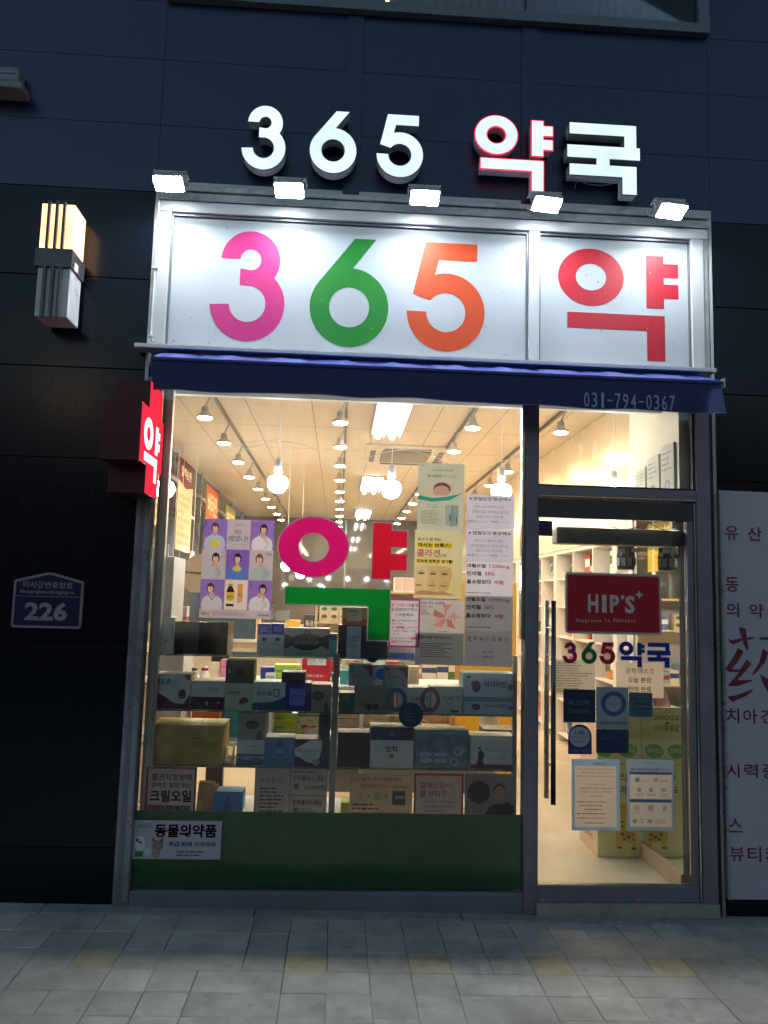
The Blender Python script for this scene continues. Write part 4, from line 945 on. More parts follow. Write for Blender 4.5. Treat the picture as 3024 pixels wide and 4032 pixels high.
def decal(nm, lab, cat, k, q, y, hx, specs, rnd=.003, loop=None, grp=None):
    r = RC(k, *q, y=y); o = poly(nm, [loop(r) if loop else rrect(*r, rnd, 5)], FR(y), mat('decal_'+hx, C(hx, 1.5), .35, var=.04), None, -.0008, 0)
    tag(o, lab, cat, grp); prints(o, r, y, specs); return o
YP = -.0022     # outer face of the glass carries stickers; papers hang just inside
YI = .018
# ---- big window lettering
def lettering(nm, lab, loops_list, y, hx, edge, w=.006, tr=.6):
    o = thing(nm, lab, 'window sticker', (sum(p[0] for p in loops_list[0][0])/len(loops_list[0][0]), y, min(p[1] for l in loops_list for p in l[0])))
    me = sheet('vinyl_edge', (.52, .46, .50), .2); mv = sheet('vinyl_'+hx, C(hx), tr)
    rings = []
    for l in loops_list: rings.append([inset(l[0], w), inset(l[0], .0004)]); rings += [[inset(q, -.0004), inset(q, -w)] for q in l[1:]]
    join_polys('outline', rings, FR(y), me, o, 0)
    join_polys('coloured_film', loops_list, FR(y), mv, o, .0006); return o
r = RC('KP', 1096, 2036, 1372, 2272, YP)
cx, cz = (r[0]+r[1])/2, (r[2]+r[3])/2
h = RC('KP', 1174, 2098, 1296, 2213, YP)
lettering('pink_ring_sticker', 'large pink vinyl ring on the window glass, left upper piece of the big syllable', [[ell(cx, cz, (r[1]-r[0])/2, (r[3]-r[2])/2, 64), ell((h[0]+h[1])/2, (h[2]+h[3])/2, (h[1]-h[0])/2, (h[3]-h[2])/2, 48)]], YP, 'e01478', 1)
def rr(*q): return RC('KP', *q, y=YP)
a = rr(1467, 2060, 1540, 2280); b = rr(1540, 2091, 1603, 2155); c = rr(1540, 2183, 1601, 2246)
lettering('red_bar_sticker', 'red vinyl bar with two short arms on the window glass, right of the pink ring', [[[(a[0], a[3]), (a[0], a[2]), (a[1], a[2]), (a[1], c[2]), (c[1], c[2]), (c[1], c[3]), (a[1], c[3]), (a[1], b[2]), (b[1], b[2]), (b[1], b[3]), (a[1], b[3]), (a[1], a[3])]]], YP, 'd61a34', 1)
a = rr(1123, 2316, 1533, 2382); b = rr(1451, 2316, 1533, 2520)
lettering('green_angle_sticker', 'green vinyl angle shape on the window glass under the pink ring', [[[(a[0], a[3]), (a[0], a[2]), (b[0], a[2]), (b[0], b[2]), (b[1], b[2]), (b[1], a[3])]]], YP, '0c8a30', 1)
wm = MB()
for cx_, cz_, R_, a0, a1 in ((-.36, 1.98, .42, 35, 150), (-.30, 1.99, .40, 50, 165), (.36, 1.96, .42, 40, 160), (.33, 2.0, .36, 30, 120), (.98, 1.95, .40, 60, 150)):
    A = arc(cx_, cz_, R_, a0, a1, 26, R_*.8); b = len(wm.v)
    for i, (x, z) in enumerate(A):
        if x > XMl-.01: x = XMl-.01
        w = .0016*math.sin(math.pi*i/26)+.0001; wm.v += [(x, .0108, z-w), (x, .0108, z+w)]
    wm.f += [(b+2*i, b+2*i+2, b+2*i+3, b+2*i+1) for i in range(26)]
tag(wm.build('wipe_marks', sheet('wipe_film', (.55, .52, .46), .7)), 'faint curved wiping streaks on the upper window glass', 'smear marks', kind='stuff')
# ---- portrait poster (nine squares)
pr = RC('KE', 560, 110, 1235, 1048, YI)
PSH = []; PTX = []
PX0, PX1, PZ0, PZ1 = pr; ph_ = (PZ1-PZ0); fz = ph_*.085; cw = (PX1-PX0)/3; ch = (ph_-fz)/3
SK, HR = 'f0c8b0', '2a1c1e'
SLV = {'f0e8ec': 'dcd2d8', 'c8c4cc': 'b4b0b8', 'b8c4c8': 'a6b2b6', 'ece4ea': 'd8ced6'}
def person(cx, cz, w, h, bgc, shirt, kind, lab_txt, hair=HR, tilt=0):
    """flat printed portrait in a cell: centre-bottom (cx,cz), cell w x h"""
    c = .0008; B = FR(YI)
    if bgc: PSH.append(([rect(cx-w/2, cx+w/2, cz, cz+h)], bgc))
    S = [(-.42, 0), (.42, 0), (.45, .16), (.40, .34), (.27, .43), (.10, .48), (.06, .56), (-.06, .56), (-.10, .48), (-.27, .43), (-.40, .34), (-.45, .16)]
    f = lambda pts: [(cx+a*w, cz+b*h) for a, b in pts]
    PSH.append(([f(S)], shirt))
    PSH.append(([f([(-.06, .44), (.0, .40), (.06, .44), (.06, .60), (-.06, .60)])], 'd9a890'))
    if kind == 'v':
        PSH.append(([f([(-.15, .46), (0, .30), (.15, .46), (.12, .47), (0, .34), (-.12, .47)])], '3a3a48'))
    hx_, hz_ = cx+tilt*w, cz+.70*h
    PSH.append(([arc(hx_, hz_+.0*h, .165*w, -40, 220, 24, .18*h)], hair))
    PSH.append(([ell(hx_, hz_-.015*h, .115*w, .125*h, 20)], SK))
    PSH.append(([[(hx_-.125*w, hz_+.02*h), (hx_-.09*w, hz_+.07*h), (hx_-.02*w, hz_+.035*h), (hx_+.05*w, hz_+.06*h), (hx_+.12*w, hz_+.01*h), (hx_+.12*w, hz_+.12*h), (hx_, hz_+.15*h), (hx_-.12*w, hz_+.11*h)]], hair))
    for s in (-1, 1): PSH.append(([ell(hx_+s*.045*w, hz_-.005*h, .016*w, .010*h, 8)], '402a2a'))
    PSH.append(([ell(hx_, hz_-.075*h, .028*w, .010*h, 8)], 'b04848'))
    if kind in ('point', 'v2'):
        PSH.append(([f([(.02, .0), (.20, .06), (.34, .22), (.16, .40), (.06, .32), (.2, .2)])], SLV.get(shirt, 'd0c8cc')))
        PSH.append(([[(hx_+.0*w, hz_-.34*h), (hx_+.10*w, hz_-.32*h), (hx_+.09*w, hz_-.22*h), (hx_+.045*w, hz_-.16*h), (hx_+.03*w, hz_-.06*h), (hx_+.01*w, hz_-.06*h), (hx_+.0*w, hz_-.2*h), (hx_-.03*w, hz_-.26*h)]], 'e6b49c'))
    if kind == 'melon':
        PSH.append(([ell(cx, cz+.17*h, .25*w, .11*h, 20)], 'e6b49c')); PSH.append(([ell(cx, cz+.18*h, .21*w, .115*h, 24)], 'e8d24a'))
    if kind == 'melon2':
        PSH.append(([ell(cx, cz+.36*h, .2*w, .09*h, 20)], 'e6b49c')); PSH.append(([ell(cx, cz+.37*h, .13*w, .1*h, 24)], 'e8d24a'))
    if kind == 'check':
        pass
VI, VI2 = 'a07ad0', '9468c8'
cells = [(0, 2, VI, 'c8d0e8', 'melon', 'MON', '6a3a2a', .0), (2, 2, VI, 'f0e8ec', 'point', 'TUE', HR, .05), (0, 1, None, 'c8c4cc', 'point', 'WED', HR, .08), (1, 1, VI2, '5a86d0', 'melon2', 'THU', '3a1c2a', .0),
         (2, 1, None, 'b8c4c8', 'point', 'FRI', '7a5038', -.08), (0, 0, VI, 'dcd4dc', 'v', 'SAT', '5a3838', -.08), (2, 0, VI, 'ece4ea', 'point', 'SUN', HR, .12)]
for i, j, bgc, sh_, kd, lb_, hr, tl_ in cells:
    cx = PX0+cw*(i+.5); cz = PZ0+fz+ch*j
    person(cx, cz, cw*.998, ch*.998, bgc, sh_, kd, lb_, hr, tl_)
    side = -1 if i != 0 or lb_ == 'MON' else 1
    xx = cx+side*cw*.40
    PTX.append((lb_, xx, cx, cz, bgc))
cx = PX0+cw*1.5
prc = (PX0+cw, PX0+2*cw, PZ0+fz+2*ch, PZ1); prb = (PX0+cw, PX0+2*cw, PZ0+fz, PZ0+fz+ch)
PSH += shapes_of([('r', .04, .96, .02, .98, 'fbe6dc'), ('p', [(.10, .12), (.42, .12), (.42, .62), (.36, .74), (.34, .78), (.18, .78), (.16, .74), (.10, .62)], '3c2420'), ('r', .17, .35, .78, .87, 'e0b040'), ('r', .10, .42, .30, .58, 'e8c850'), ('r', .10, .42, .2, .3, 'f0e8d8'),
       ('r', .56, .78, .08, .86, 'f4a868'), ('p', [(.56, .08), (.78, .08), (.78, .3), (.56, .22)], 'f0e8e0')], prb)[0]
po = tag(raster('portrait_poster', pr, YI, 'd4c4ce', PSH, .40), 'poster of nine squares, seven young men on white and violet, a bottle and handwriting', 'poster')
for lb_, xx, cx, cz, bgc in PTX:
    if lb_ == 'FRI': text([('FRI', cx+cw*.2, cx+cw*.44, cz+ch*.82, cz+ch*.92)], FR(YI), ik('b4aab8'), po, .001, .005)
    else: text([(lb_, -(cz+ch*.93), -(cz+ch*.64), xx-.006, xx+.009)], BS((0, YI, 0), (0, 0, -1), (1, 0, 0)), mat('pale_violet_print', C('d9c8f0')), po, .001, .005)
prints(po, prc, YI-.0005, [('t', 'LEMONA', .35, .65, .80, .84, '3a3440', .03), ('t', '매일', .32, .62, .50, .66, '3a3440', .0), ('t', '레모나!', .08, .90, .26, .46, '3a3440', .0), ('d', .15, .85, .14, .18, 1, 'b0a0b0', 1)], True)
prints(po, prb, YI-.0005, [('t', '레모나', .13, .39, .38, .48, '3c2420', .02), ('t', '레모나', .58, .76, .45, .55, '7a4a2a', .01)], True)
prints(po, (PX0, PX1, PZ0, PZ0+fz), YI, [('t', '레모나', .03, .14, .3, .68, '2c2830', .03), ('d', .18, .78, .3, .8, 4, 'a89aa4'), ('t', '경남제약(주)', .82, .98, .28, .6, '2c2830', .03)], True)
# ---- posters upper right of the window
poster('baby_bath_poster', 'grey-green poster with a baby head in towels and a teal wave', 'poster', 'KF', (88, 160, 742, 1100), YI, 'd4d2bc', [
    ('d', .04, .26, .955, .975, 1, 'a86a5a'), ('t', '두피 지루성 피부염,', .30, .74, .875, .915, '6a7a78', .01), ('t', '탈모예방엔', .20, .50, .785, .83, '3a6a66', .02), ('t', '이지온!', .52, .84, .775, .835, 'b0a8a0', .0),
    ('p', [(0, .60), (.16, .66), (.30, .70), (.45, .75), (.62, .74), (.78, .66), (.97, .60), (.97, .54), (.6, .50), (0, .50)], 'dccfbc', 'printed_towel'),
    ('p', [(.17, .635), (.32, .66), (.42, .72), (.55, .735), (.68, .70), (.82, .60), (.7, .60), (.3, .58), (.2, .60)], 'e4c4ac', 'printed_arms'),
    ('e', .52, .61, .185, .105, '6a4c54', 'printed_hair'), ('e', .51, .57, .175, .10, 'd8a494', 'printed_head'), ('r', .28, .78, .455, .52, 'd6d2c0'),
    ('p', [(0, .52), (.3, .475), (.6, .50), (.97, .565), (.7, .455), (.3, .42), (0, .455)], '2aa090', 'printed_wave'), ('t', '이 지 온', .22, .42, .325, .36, '2a8a7a', .02), ('d', .18, .46, .372, .386, 1, '7a7870', 1), ('d', .08, .52, .08, .30, 10, '98928a'),
    ('p', [(.60, .08), (.74, .06), (.74, .39), (.60, .38)], 'a8b4b0', 'printed_carton'), ('p', [(.745, .06), (.88, .08), (.88, .37), (.745, .385)], '98a6a4', 'printed_carton'), ('r', .735, .748, .06, .36, '384040'), ('r', .69, .72, .14, .24, '2a7a72'), ('r', .83, .85, .12, .20, '2a7a72')], .38)
poster('collagen_poster', 'cream poster with yellow highlighted Korean lines over three overlapping faces', 'poster', 'KF', (40, 1098, 708, 2060), YI, 'e6dcae', [
    ('t', '흡수가 잘 되는', .06, .56, .84, .885, '1c1a18', .03), ('r', .04, .80, .735, .815, 'f6d63c'), ('t', '마시는 보톡스!', .07, .76, .745, .81, '1c1a18', .035),
    ('t', '콜라겐', .05, .54, .605, .715, 'e04a44', .032), ('t', '으로', .55, .67, .61, .65, '1c1a18', .02), ('r', .03, .82, .508, .575, 'f6e05a'), ('t', '피부에 탄력과 생기를!', .05, .81, .515, .568, '1c1a18', .035),
    ('r', .03, .90, .05, .47, 'efe09a'),
    ('p', [(.45, .47), (.76, .47), (.80, .36), (.76, .2), (.70, .12), (.60, .09), (.5, .13), (.46, .3)], 'e0bc82', 'printed_face'), ('p', [(.25, .47), (.5, .47), (.53, .36), (.52, .2), (.46, .12), (.34, .10), (.26, .16), (.24, .3)], 'e8c68c', 'printed_face'), ('p', [(.03, .47), (.26, .47), (.3, .36), (.27, .2), (.2, .12), (.03, .09)], 'f0d49c', 'printed_face'),
    ('e', .15, .365, .075, .014, '4a4c52', 'printed_eye'), ('e', .40, .36, .07, .014, '4a4c52', 'printed_eye'), ('e', .64, .36, .07, .014, '4a4c52', 'printed_eye'),
    ('p', [(.06, .39), (.15, .405), (.24, .39), (.15, .395)], '7a5a3a', 'printed_brow'), ('p', [(.32, .39), (.40, .402), (.48, .39), (.40, .395)], '7a5a3a', 'printed_brow'), ('p', [(.56, .39), (.64, .402), (.73, .388), (.64, .395)], '7a5a3a', 'printed_brow'),
    ('p', [(.34, .245), (.38, .235), (.44, .245), (.42, .228), (.36, .228)], 'c08a5a', 'printed_nose'), ('p', [(.60, .245), (.64, .235), (.70, .245), (.68, .228), (.62, .228)], 'c08a5a', 'printed_nose'),
    ('e', .10, .19, .07, .012, 'b8685a', 'printed_mouth'), ('e', .38, .19, .075, .012, 'b8685a', 'printed_mouth'), ('e', .62, .185, .08, .011, 'a8604e', 'printed_mouth'),
    ('p', [(.03, .05), (.88, .05), (.76, .08), (.6, .11), (.4, .10), (.2, .12), (.03, .09)], 'd09a68', 'printed_shoulder')], .40)
W1 = [('t', '★', .04, .11, .83, .92, '1a1a1e', .02), ('t', '관절', .13, .32, .82, .93, '1a1a1e', .02), ('t', '팔팔', .33, .53, .82, .93, 'b05a9a', .02), ('t', '영양제', .545, .85, .82, .93, '1a1a1e', .02), ('t', '★', .87, .94, .83, .92, '1a1a1e', .02),
      ('t', 'MSM,보스웰리아,칼슘,', .17, .79, .60, .69, '8a86a0', .0), ('t', '초록잎홍합,상어연골,콜라겐', .10, .88, .44, .54, '8a86a0', .0), ('t', '글루코사민,히알루론', .20, .77, .30, .39, '8a86a0', .0),
      ('t', '200일', .01, .17, .17, .25, '5a566a', .01), ('t', '80,000원', .20, .44, .17, .24, 'd0a8b8', .0), ('t', '100일', .50, .65, .17, .25, '5a566a', .01), ('t', '50,000원', .68, .90, .17, .24, 'd0a8b8', .0)]
def krill(f): return [('t', '크릴오일', .02, .42, .84, .96, '1a1a1e', .035), ('t', '1200mg', .50, .93, .81, .95, 'd63a50' if f else '8a5a6a', .03), ('t', '인지질', .02, .33, .60, .73, '1a1a1e', .035), ('t', '58%', .40, .61, .61, .72, 'd63a50' if f else '8a5a6a', .03),  # unset flag dulls the inks, putting the sheet's shade into their colour
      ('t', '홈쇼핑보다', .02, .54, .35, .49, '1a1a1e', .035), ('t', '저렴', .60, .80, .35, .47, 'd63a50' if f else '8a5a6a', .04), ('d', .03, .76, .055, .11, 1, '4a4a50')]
poster('price_sheet', 'lavender-white sheet with stars and a violet word, top of the price sheet column', 'paper sheet', 'KF', (778, 602, 1446, 1078), YI, 'dcd8ea', W1, .40, 'price sheets in a column')
poster('price_sheet', 'lavender-white sheet with stars and a violet word, second in the price sheet column', 'paper sheet', 'KF', (768, 1082, 1434, 1550), YI, 'dcd8ea', W1, .40, 'price sheets in a column')
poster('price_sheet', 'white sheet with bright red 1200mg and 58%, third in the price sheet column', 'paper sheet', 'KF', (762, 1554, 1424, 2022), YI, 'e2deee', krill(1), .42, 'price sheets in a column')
poster('price_sheet', 'shaded grey sheet with dull 1200mg and 58%, fourth in the price sheet column', 'paper sheet', 'KG', (912, 268, 1436, 640), YI, 'b4b2be', krill(0), .25, 'price sheets in a column')  # grey paper and dull inks hold the shade of dark things behind
poster('price_sheet', 'plain grey sheet with one spaced Korean line, lowest in the price sheet column', 'paper sheet', 'KG', (906, 644, 1428, 1034), YI, 'aaaab4', [('t', '프 리 바 이 오 틱 스', .06, .92, .69, .84, '3c3c46', .01), ('d', .28, .70, .34, .46, 1, '9c9ca6', 1), ('d', .28, .70, .20, .32, 1, '9c9ca6', 1)], .22, 'price sheets in a column')  # shade of what stands behind is put into the grey paper colour
poster('pinwheel_sheet', 'white sheet with a red striped pinwheel, left of the price sheet column', 'paper sheet', 'KG', (420, 310, 902, 668), YI, 'd8d2d0', [
    ('t', '나는 어느 요일에', .04, .55, .86, .94, '4a7ab0', .035), ('t', '사나요?', .04, .30, .74, .83, 'e0806a', .03), ('d', .03, .3, .52, .70, 5, '8a7a7a'),
    ('p', [(.60, .50), (.52, .86), (.74, .88), (.62, .66)], 'e89a94'), ('p', [(.60, .50), (.33, .72), (.30, .52), (.48, .44)], 'd8807a'), ('p', [(.60, .46), (.28, .22), (.50, .16), (.58, .34)], 'e89a94'), ('p', [(.62, .45), (.62, .20), (.82, .12), (.72, .38)], 'd8807a'), ('p', [(.64, .48), (.78, .62), (.98, .46), (.80, .42)], 'dcb4b0')]
    +[('r', .36+.06*i, .375+.06*i, .34, .62, 'd87a74') for i in range(8)]+[('e', .61, .47, .04, .06, 'e8c4c0'), ('d', .45, .72, .02, .05, 1, '4a4a50')], .36)
poster('shaded_notice_sheet', 'grey shaded sheet of small print with a dark headline, under the pinwheel sheet', 'paper sheet', 'KG', (372, 672, 900, 1018), YI+.002, '98a0a6', [  # the sheet's shade is put into its grey base colour
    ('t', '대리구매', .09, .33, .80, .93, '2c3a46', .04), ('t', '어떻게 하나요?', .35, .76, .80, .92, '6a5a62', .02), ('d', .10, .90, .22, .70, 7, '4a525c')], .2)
poster('magenta_bordered_sheet', 'white sheet with a magenta border and Korean bullet points, right of the green angle', 'paper sheet', 'KG', (84, 300, 424, 826), YI-.0005, 'dcd4de', [
    ('b', 0, 1, 0, 1, 'c2288a', .0085), ('t', '질 건강', .07, .41, .84, .905, 'd8404a', .03), ('t', '이', .42, .49, .84, .905, '1c1a20', .03), ('t', '걱정', .53, .70, .84, .905, 'd8404a', .03), ('t', '될 때', .71, .92, .84, .905, '1c1a20', .03),
    ('t', '프로바이오틱스', .07, .92, .735, .82, '1c1a20', .02), ('t', '+크랜베리', .20, .78, .635, .71, '1c1a20', .02),
    ('r', .115, .19, .525, .575, 'e8889a'), ('t', '질 내 유익균을 유지하고', .09, .90, .525, .572, '2a242c', .01), ('t', '싫은 여성', .11, .42, .465, .505, '2a242c', .01),
    ('r', .27, .50, .385, .435, 'e8889a'), ('t', '·질내 불편감을 느끼는 여성', .07, .91, .385, .43, '2a242c', .01), ('t', '·지속적인 재발로 고민하', .07, .90, .315, .355, '2a242c', .01), ('t', '시는 분', .10, .34, .255, .295, '2a242c', .01),
    ('r', .72, .92, .165, .215, 'd85a7a'), ('t', '·질 건강 뿐만 아니라', .07, .70, .165, .21, '2a242c', .01), ('r', .11, .27, .09, .14, 'e8889a'), ('t', '건강 염려하는 분', .29, .78, .095, .14, '2a242c', .01)], .45)
# ---- papers low in the window
YB = .0118
def bulls(n, x0, x1, z0, z1, hx): return [('d', x0, x1, z0, z1, n, hx)]
poster('krill_oil_sheet', 'crimson-bordered white sheet with large black Korean krill oil lines, lower left of the window', 'paper sheet', 'K7', (186, 140, 590, 560), .0195, 'c0bcc4', [
    ('b', 0, 1, 0, 1, '9a2a3c', .010), ('t', '혈관지방분해', .11, .90, .74, .87, '2a2a2e', .03), ('t', '강력한 혈행개선!', .11, .90, .60, .70, '2a2a2e', .02), ('t', '크릴오일', .09, .91, .33, .56, '2a2a2e', .05), ('r', .06, .89, .17, .27, '3a3c3c'), ('t', '남극 크릴오일 100%', .08, .87, .185, .255, 'c0c0a0', .02), ('d', .06, .90, .03, .14, 2, '6a6068')], .42)
poster('propolis_sheet', 'white sheet split into three framed fields of print, low in the left window bay', 'paper sheet', 'K7', (1054, 150, 1632, 564), .0195, 'b2b0b4', [
    ('b', 0, 1, 0, 1, '6a4850', .003), ('r', .485, .492, .0, 1, '6a4850'), ('r', .492, 1, .47, .48, '6a4850'), ('t', '프로폴리스', .07, .45, .70, .80, '8c8a90', .02), ('d', .07, .44, .06, .64, 8, '5a565e'), ('t', '프로폴리스 캡슐', .53, .96, .76, .86, '4a464e', .02),
    ('t', '33,000원', .68, .97, .58, .68, '5a4a52', .02), ('t', '프로폴리스액상', .53, .94, .29, .39, '4a464e', .02), ('d', .6, .96, .06, .24, 4, '5a565e'), ('r', .54, .61, .60, .70, '5a6a60'), ('r', .54, .6, .08, .24, '5a6a60'), ('d', .53, .96, .90, .96, 1, '7a7078')], .42)
poster('vitamin_sheet', 'cream sheet with a plus and equals sum of cartons, low in the right window bay', 'paper sheet', 'K6', (240, 182, 712, 562), .0195, 'd0c0a0', [
    ('b', .02, .96, .22, .97, '4a4440', .002), ('t', '드신 날과 안드신날의 차이', .05, .82, .84, .93, '4a3c30', .02), ('t', '엑세라민', .15, .56, .69, .80, 'c85a4a', .02), ('t', '으로 경험해보세요!', .58, .93, .71, .77, '4a4440', .01),
    ('r', .10, .22, .48, .62, 'd89a8a'), ('t', '+', .27, .33, .50, .58, '2a2622', .03), ('r', .38, .49, .48, .62, 'a0b090'), ('t', '=', .55, .61, .52, .58, '2a2622', .03), ('r', .68, .89, .38, .66, '4a4e54'), ('r', .72, .87, .50, .56, 'a0a4a8'),
    ('d', .05, .56, .26, .42, 2, '5a4a3c'), ('t', 'EXCELLENT ARONAMIN', .03, .90, .13, .20, '6a5a48', .01), ('d', .1, .9, .02, .08, 1, 'a07a5a')], .5)
poster('circulation_sheet', 'white sheet with a crimson border about blood circulation, right of the cream sheet', 'paper sheet', 'K6', (722, 182, 1096, 568), .0195, 'c4b8c0', [
    ('b', 0, 1, 0, 1, 'a8283c', .011), ('t', '혈액순환', .12, .64, .70, .83, 'c84a5c', .02), ('t', '이', .66, .78, .71, .82, '2a262c', .0), ('t', '잘 안되면', .12, .66, .54, .67, '2a262c', .01), ('e', .74, .62, .07, .07, 'c8b0b0'), ('t', '손발이 차고, 저려 저린다', .2, .82, .42, .47, '6a545c', .01), ('t', '가슴이 답답하고 두근댄다', .2, .78, .33, .38, '6a545c', .01), ('t', '눈꺼풀이 떨린다', .2, .62, .24, .29, '6a545c', .01), ('t', '자주 깜박거린다', .2, .66, .14, .19, '6a545c', .01), ('t', '귀가 멍멍하고 어지럽다', .2, .75, .04, .09, '6a545c', .01)], .42)
poster('dark_portrait_sheet', 'dark grey sheet with a black disc and a man in a black shirt', 'paper sheet', 'K6', (1104, 184, 1474, 574), .0195, '84868a', [
    ('p', [(.35, 1), (1, 1), (1, .78)], '8a8c8c'), ('e', .29, .64, .23, .22, '30302e'), ('t', '시베리안', .13, .47, .66, .73, '6a6a62', .02), ('t', '차가버섯', .13, .47, .56, .63, '6a6a62', .02), ('e', .71, .66, .13, .16, '3a3230', 'printed_hair'), ('e', .71, .61, .115, .15, 'a08a80', 'printed_face'),
    ('p', [(.36, 0), (1, 0), (1, .38), (.86, .46), (.78, .42), (.64, .42), (.5, .36), (.40, .2)], '24282e', 'printed_shirt'), ('d', .2, .4, .02, .3, 5, '5a5c60')], .3)
st = poster('animal_medicine_sticker', 'white sticker with maroon Korean lettering and a small dog and cat, bottom left corner', 'sticker', 'K7', (88, 568, 790, 876), YP, 'b8b4be', [
    ('b', .008, .992, .02, .98, '9aa89c', .0012), ('t', '동물의약품', .24, .945, .56, .91, '7a2036', .035), ('t', 'RxDC', .06, .21, .80, .92, '7a8a80', .005), ('t', '취급·판매 허가약국', .41, .94, .32, .45, '3c3440', .02), ('d', .50, .94, .06, .24, 2, '6a6670'),
    ('e', .08, .40, .06, .20, 'dcdce0'), ('e', .05, .48, .018, .05, '4a4448'), ('e', .085, .42, .018, .035, '3c383c'), ('r', .03, .12, .05, .2, '3a7a58'), ('e', .28, .34, .065, .15, '9a7a7e'), ('p', [(.22, .44), (.215, .56), (.26, .48)], '7a5a60'), ('p', [(.30, .48), (.345, .56), (.34, .42)], '7a5a60'), ('e', .17, .2, .04, .09, 'c4d0d4'), ('e', .27, .14, .05, .12, 'a48a8e')], .2)
# round sticker on the glass and the coin-shaped ring stain
c1 = RC('K4', 190, 588, 452, 856, YP)
o = tag(poly('round_window_sticker', [ell((c1[0]+c1[1])/2, (c1[2]+c1[3])/2, (c1[1]-c1[0])/2, (c1[3]-c1[2])/2, 40)], FR(YP), mat('decal_navy_disc', (.012, .025, .06), .3), None, -.0008, 0), 'round dark navy sticker in the middle of the right window bay', 'sticker')
poly('rim_line', [ell((c1[0]+c1[1])/2, (c1[2]+c1[3])/2, .0435, n=40), ell((c1[0]+c1[1])/2, (c1[2]+c1[3])/2, .0425, n=40)], FR(YP), mat('rim_blue', (.05, .10, .13), .4), o, .001)
dashes(c1[0]+.03, c1[1]-.03, c1[2]+.03, c1[3]-.03, 4, FR(YP), mat('rim_blue', (.05, .10, .13), .4), o, .001, .4)
c2 = RC('K1', 262, 815, 625, 1152, YP)
tag(poly('ring_stain', [ell((c2[0]+c2[1])/2, (c2[2]+c2[3])/2, (c2[1]-c2[0])/2, (c2[3]-c2[2])/2, 40), ell((c2[0]+c2[1])/2, (c2[2]+c2[3])/2, (c2[1]-c2[0])/2-.002, (c2[3]-c2[2])/2-.002, 40)], FR(YP), sheet('suction_mark', (.3, .3, .3), .5), None, 0.0), 'faint pale ring left by a suction cup on the glass, left bay', 'ring mark')
# ================================================================== door stickers
YD = .0048
hq = RC('KC', 355, 628, 1280, 1215, YD)
hs = tag(poly('red_logo_sign', [rrect(*hq, .018, 6)], FR(YD), mat('decal_grey', (.40, .38, .38), .4), None, -.001, 0), 'red rounded sign with a grey rim and the words Happiness In Pharmacy on the door', 'sign')
q = (hq[0]+.0105, hq[1]-.0105, hq[2]+.0105, hq[3]-.0105)
poly('red_field', [rrect(*q, .006, 4)], FR(YD), sheet('logo_red', (.42, .022, .035), .2), hs, .0006)
poly('pinstripe', [rrect(q[0]+.002, q[1]-.002, q[2]+.002, q[3]-.002, .005, 4), rrect(q[0]+.0032, q[1]-.0032, q[2]+.0032, q[3]-.0032, .004, 4)], FR(YD), mat('pin_pale', (.55, .40, .40), .4), hs, .001)
M_lg = mat('logo_grey', (.46, .42, .41), .4)
tx('KC', [('H', 573, 830, 672, 1003), ('I', 708, 833, 752, 1005), ('P', 783, 836, 872, 1007), ('’', 888, 838, 924, 882), ('S', 928, 845, 1024, 1013)], YD, M_lg, hs, .06, .0014)
tx('KC', [('+', 1032, 798, 1100, 868)], YD, M_lg, hs, .075, .0014)
tx('KC', [(ch, 462+i*27.4+3, 1062 if ch.isupper() or ch in 'hi' else 1074, 462+i*27.4+(20 if ch not in 'ilI' else 9), 1098 if ch not in 'py' else 1108) for i, ch in enumerate('Happiness In Pharmacy') if ch != ' '], YD, M_lg, hs, .02, .0014)
dl = thing('door_lettering', 'multicoloured 365 and blue Korean word lettering with grey edges on the door', 'window sticker', (1.48, YD, 1.4))
dm = sheet('vinyl_edge', (.52, .46, .50), .2)
for pieces, hx in (([mapl(G3(), RC('KA', 324, 306, 452, 500, YD))], 'b01a5c'), ([mapl(G6(), RC('KA', 500, 308, 636, 504, YD))], '14783a'), ([mapl(G5(), RC('KA', 668, 310, 806, 508, YD))], 'c0202c'),
                   ([mapl(l, RC('KA', 850, 304, 1084, 534, YD)) for l in GYAK()], '1a3c9c'), ([mapl(l, RC('KA', 1112, 312, 1326, 538, YD)) for l in GGUK], '1a3c9c')):
    join_polys('character_outline', [grow(l, .0042) for l in pieces], FR(YD), dm, dl, 0)
    join_polys('character', [grow(l, .001) for l in pieces], FR(YD), sheet('vinyl_'+hx, C(hx), .3), dl, .0007)
YE = .020
poster('mask_notice', 'white paper with three typed Korean lines about masks, right under the blue door lettering', 'paper sheet', 'KA', (820, 495, 1262, 822), YE, 'e4d2c0', [('t', '공적 마스크', .20, .80, .68, .84, '2c2622', .015), ('t', '오늘 분량', .25, .74, .42, .58, '2c2622', .015), ('t', '판매 완료', .25, .74, .16, .32, '2c2622', .015)], .5)
poster('small_print_sheet', 'grey-white sheet of faint small print on the door, left of the mask notice', 'paper sheet', 'KA', (256, 470, 620, 792), YE, 'c4bcac', [('d', .02, .96, .06, .94, 12, '8a8278')], .5)
decal('blue_seal_sticker', 'small square plain navy sticker in the upper left corner of the door glass', 'sticker', 'KC', (80, 122, 231, 269), YD, '0a1430', [], .001)
decal('partner_sticker', 'square dark navy sticker with a Korean name and the word Partners', 'sticker', 'KA', (327, 745, 628, 1054), YD, '101c30', [('t', 'DUOLAC', .34, .64, .84, .89, '26364a', .01), ('t', '듀오락', .14, .83, .52, .68, '5a6674', .01), ('t', 'Partners', .17, .82, .28, .44, '52606e', .0), ('d', .35, .62, .1, .16, 1, '26364a')], .001)
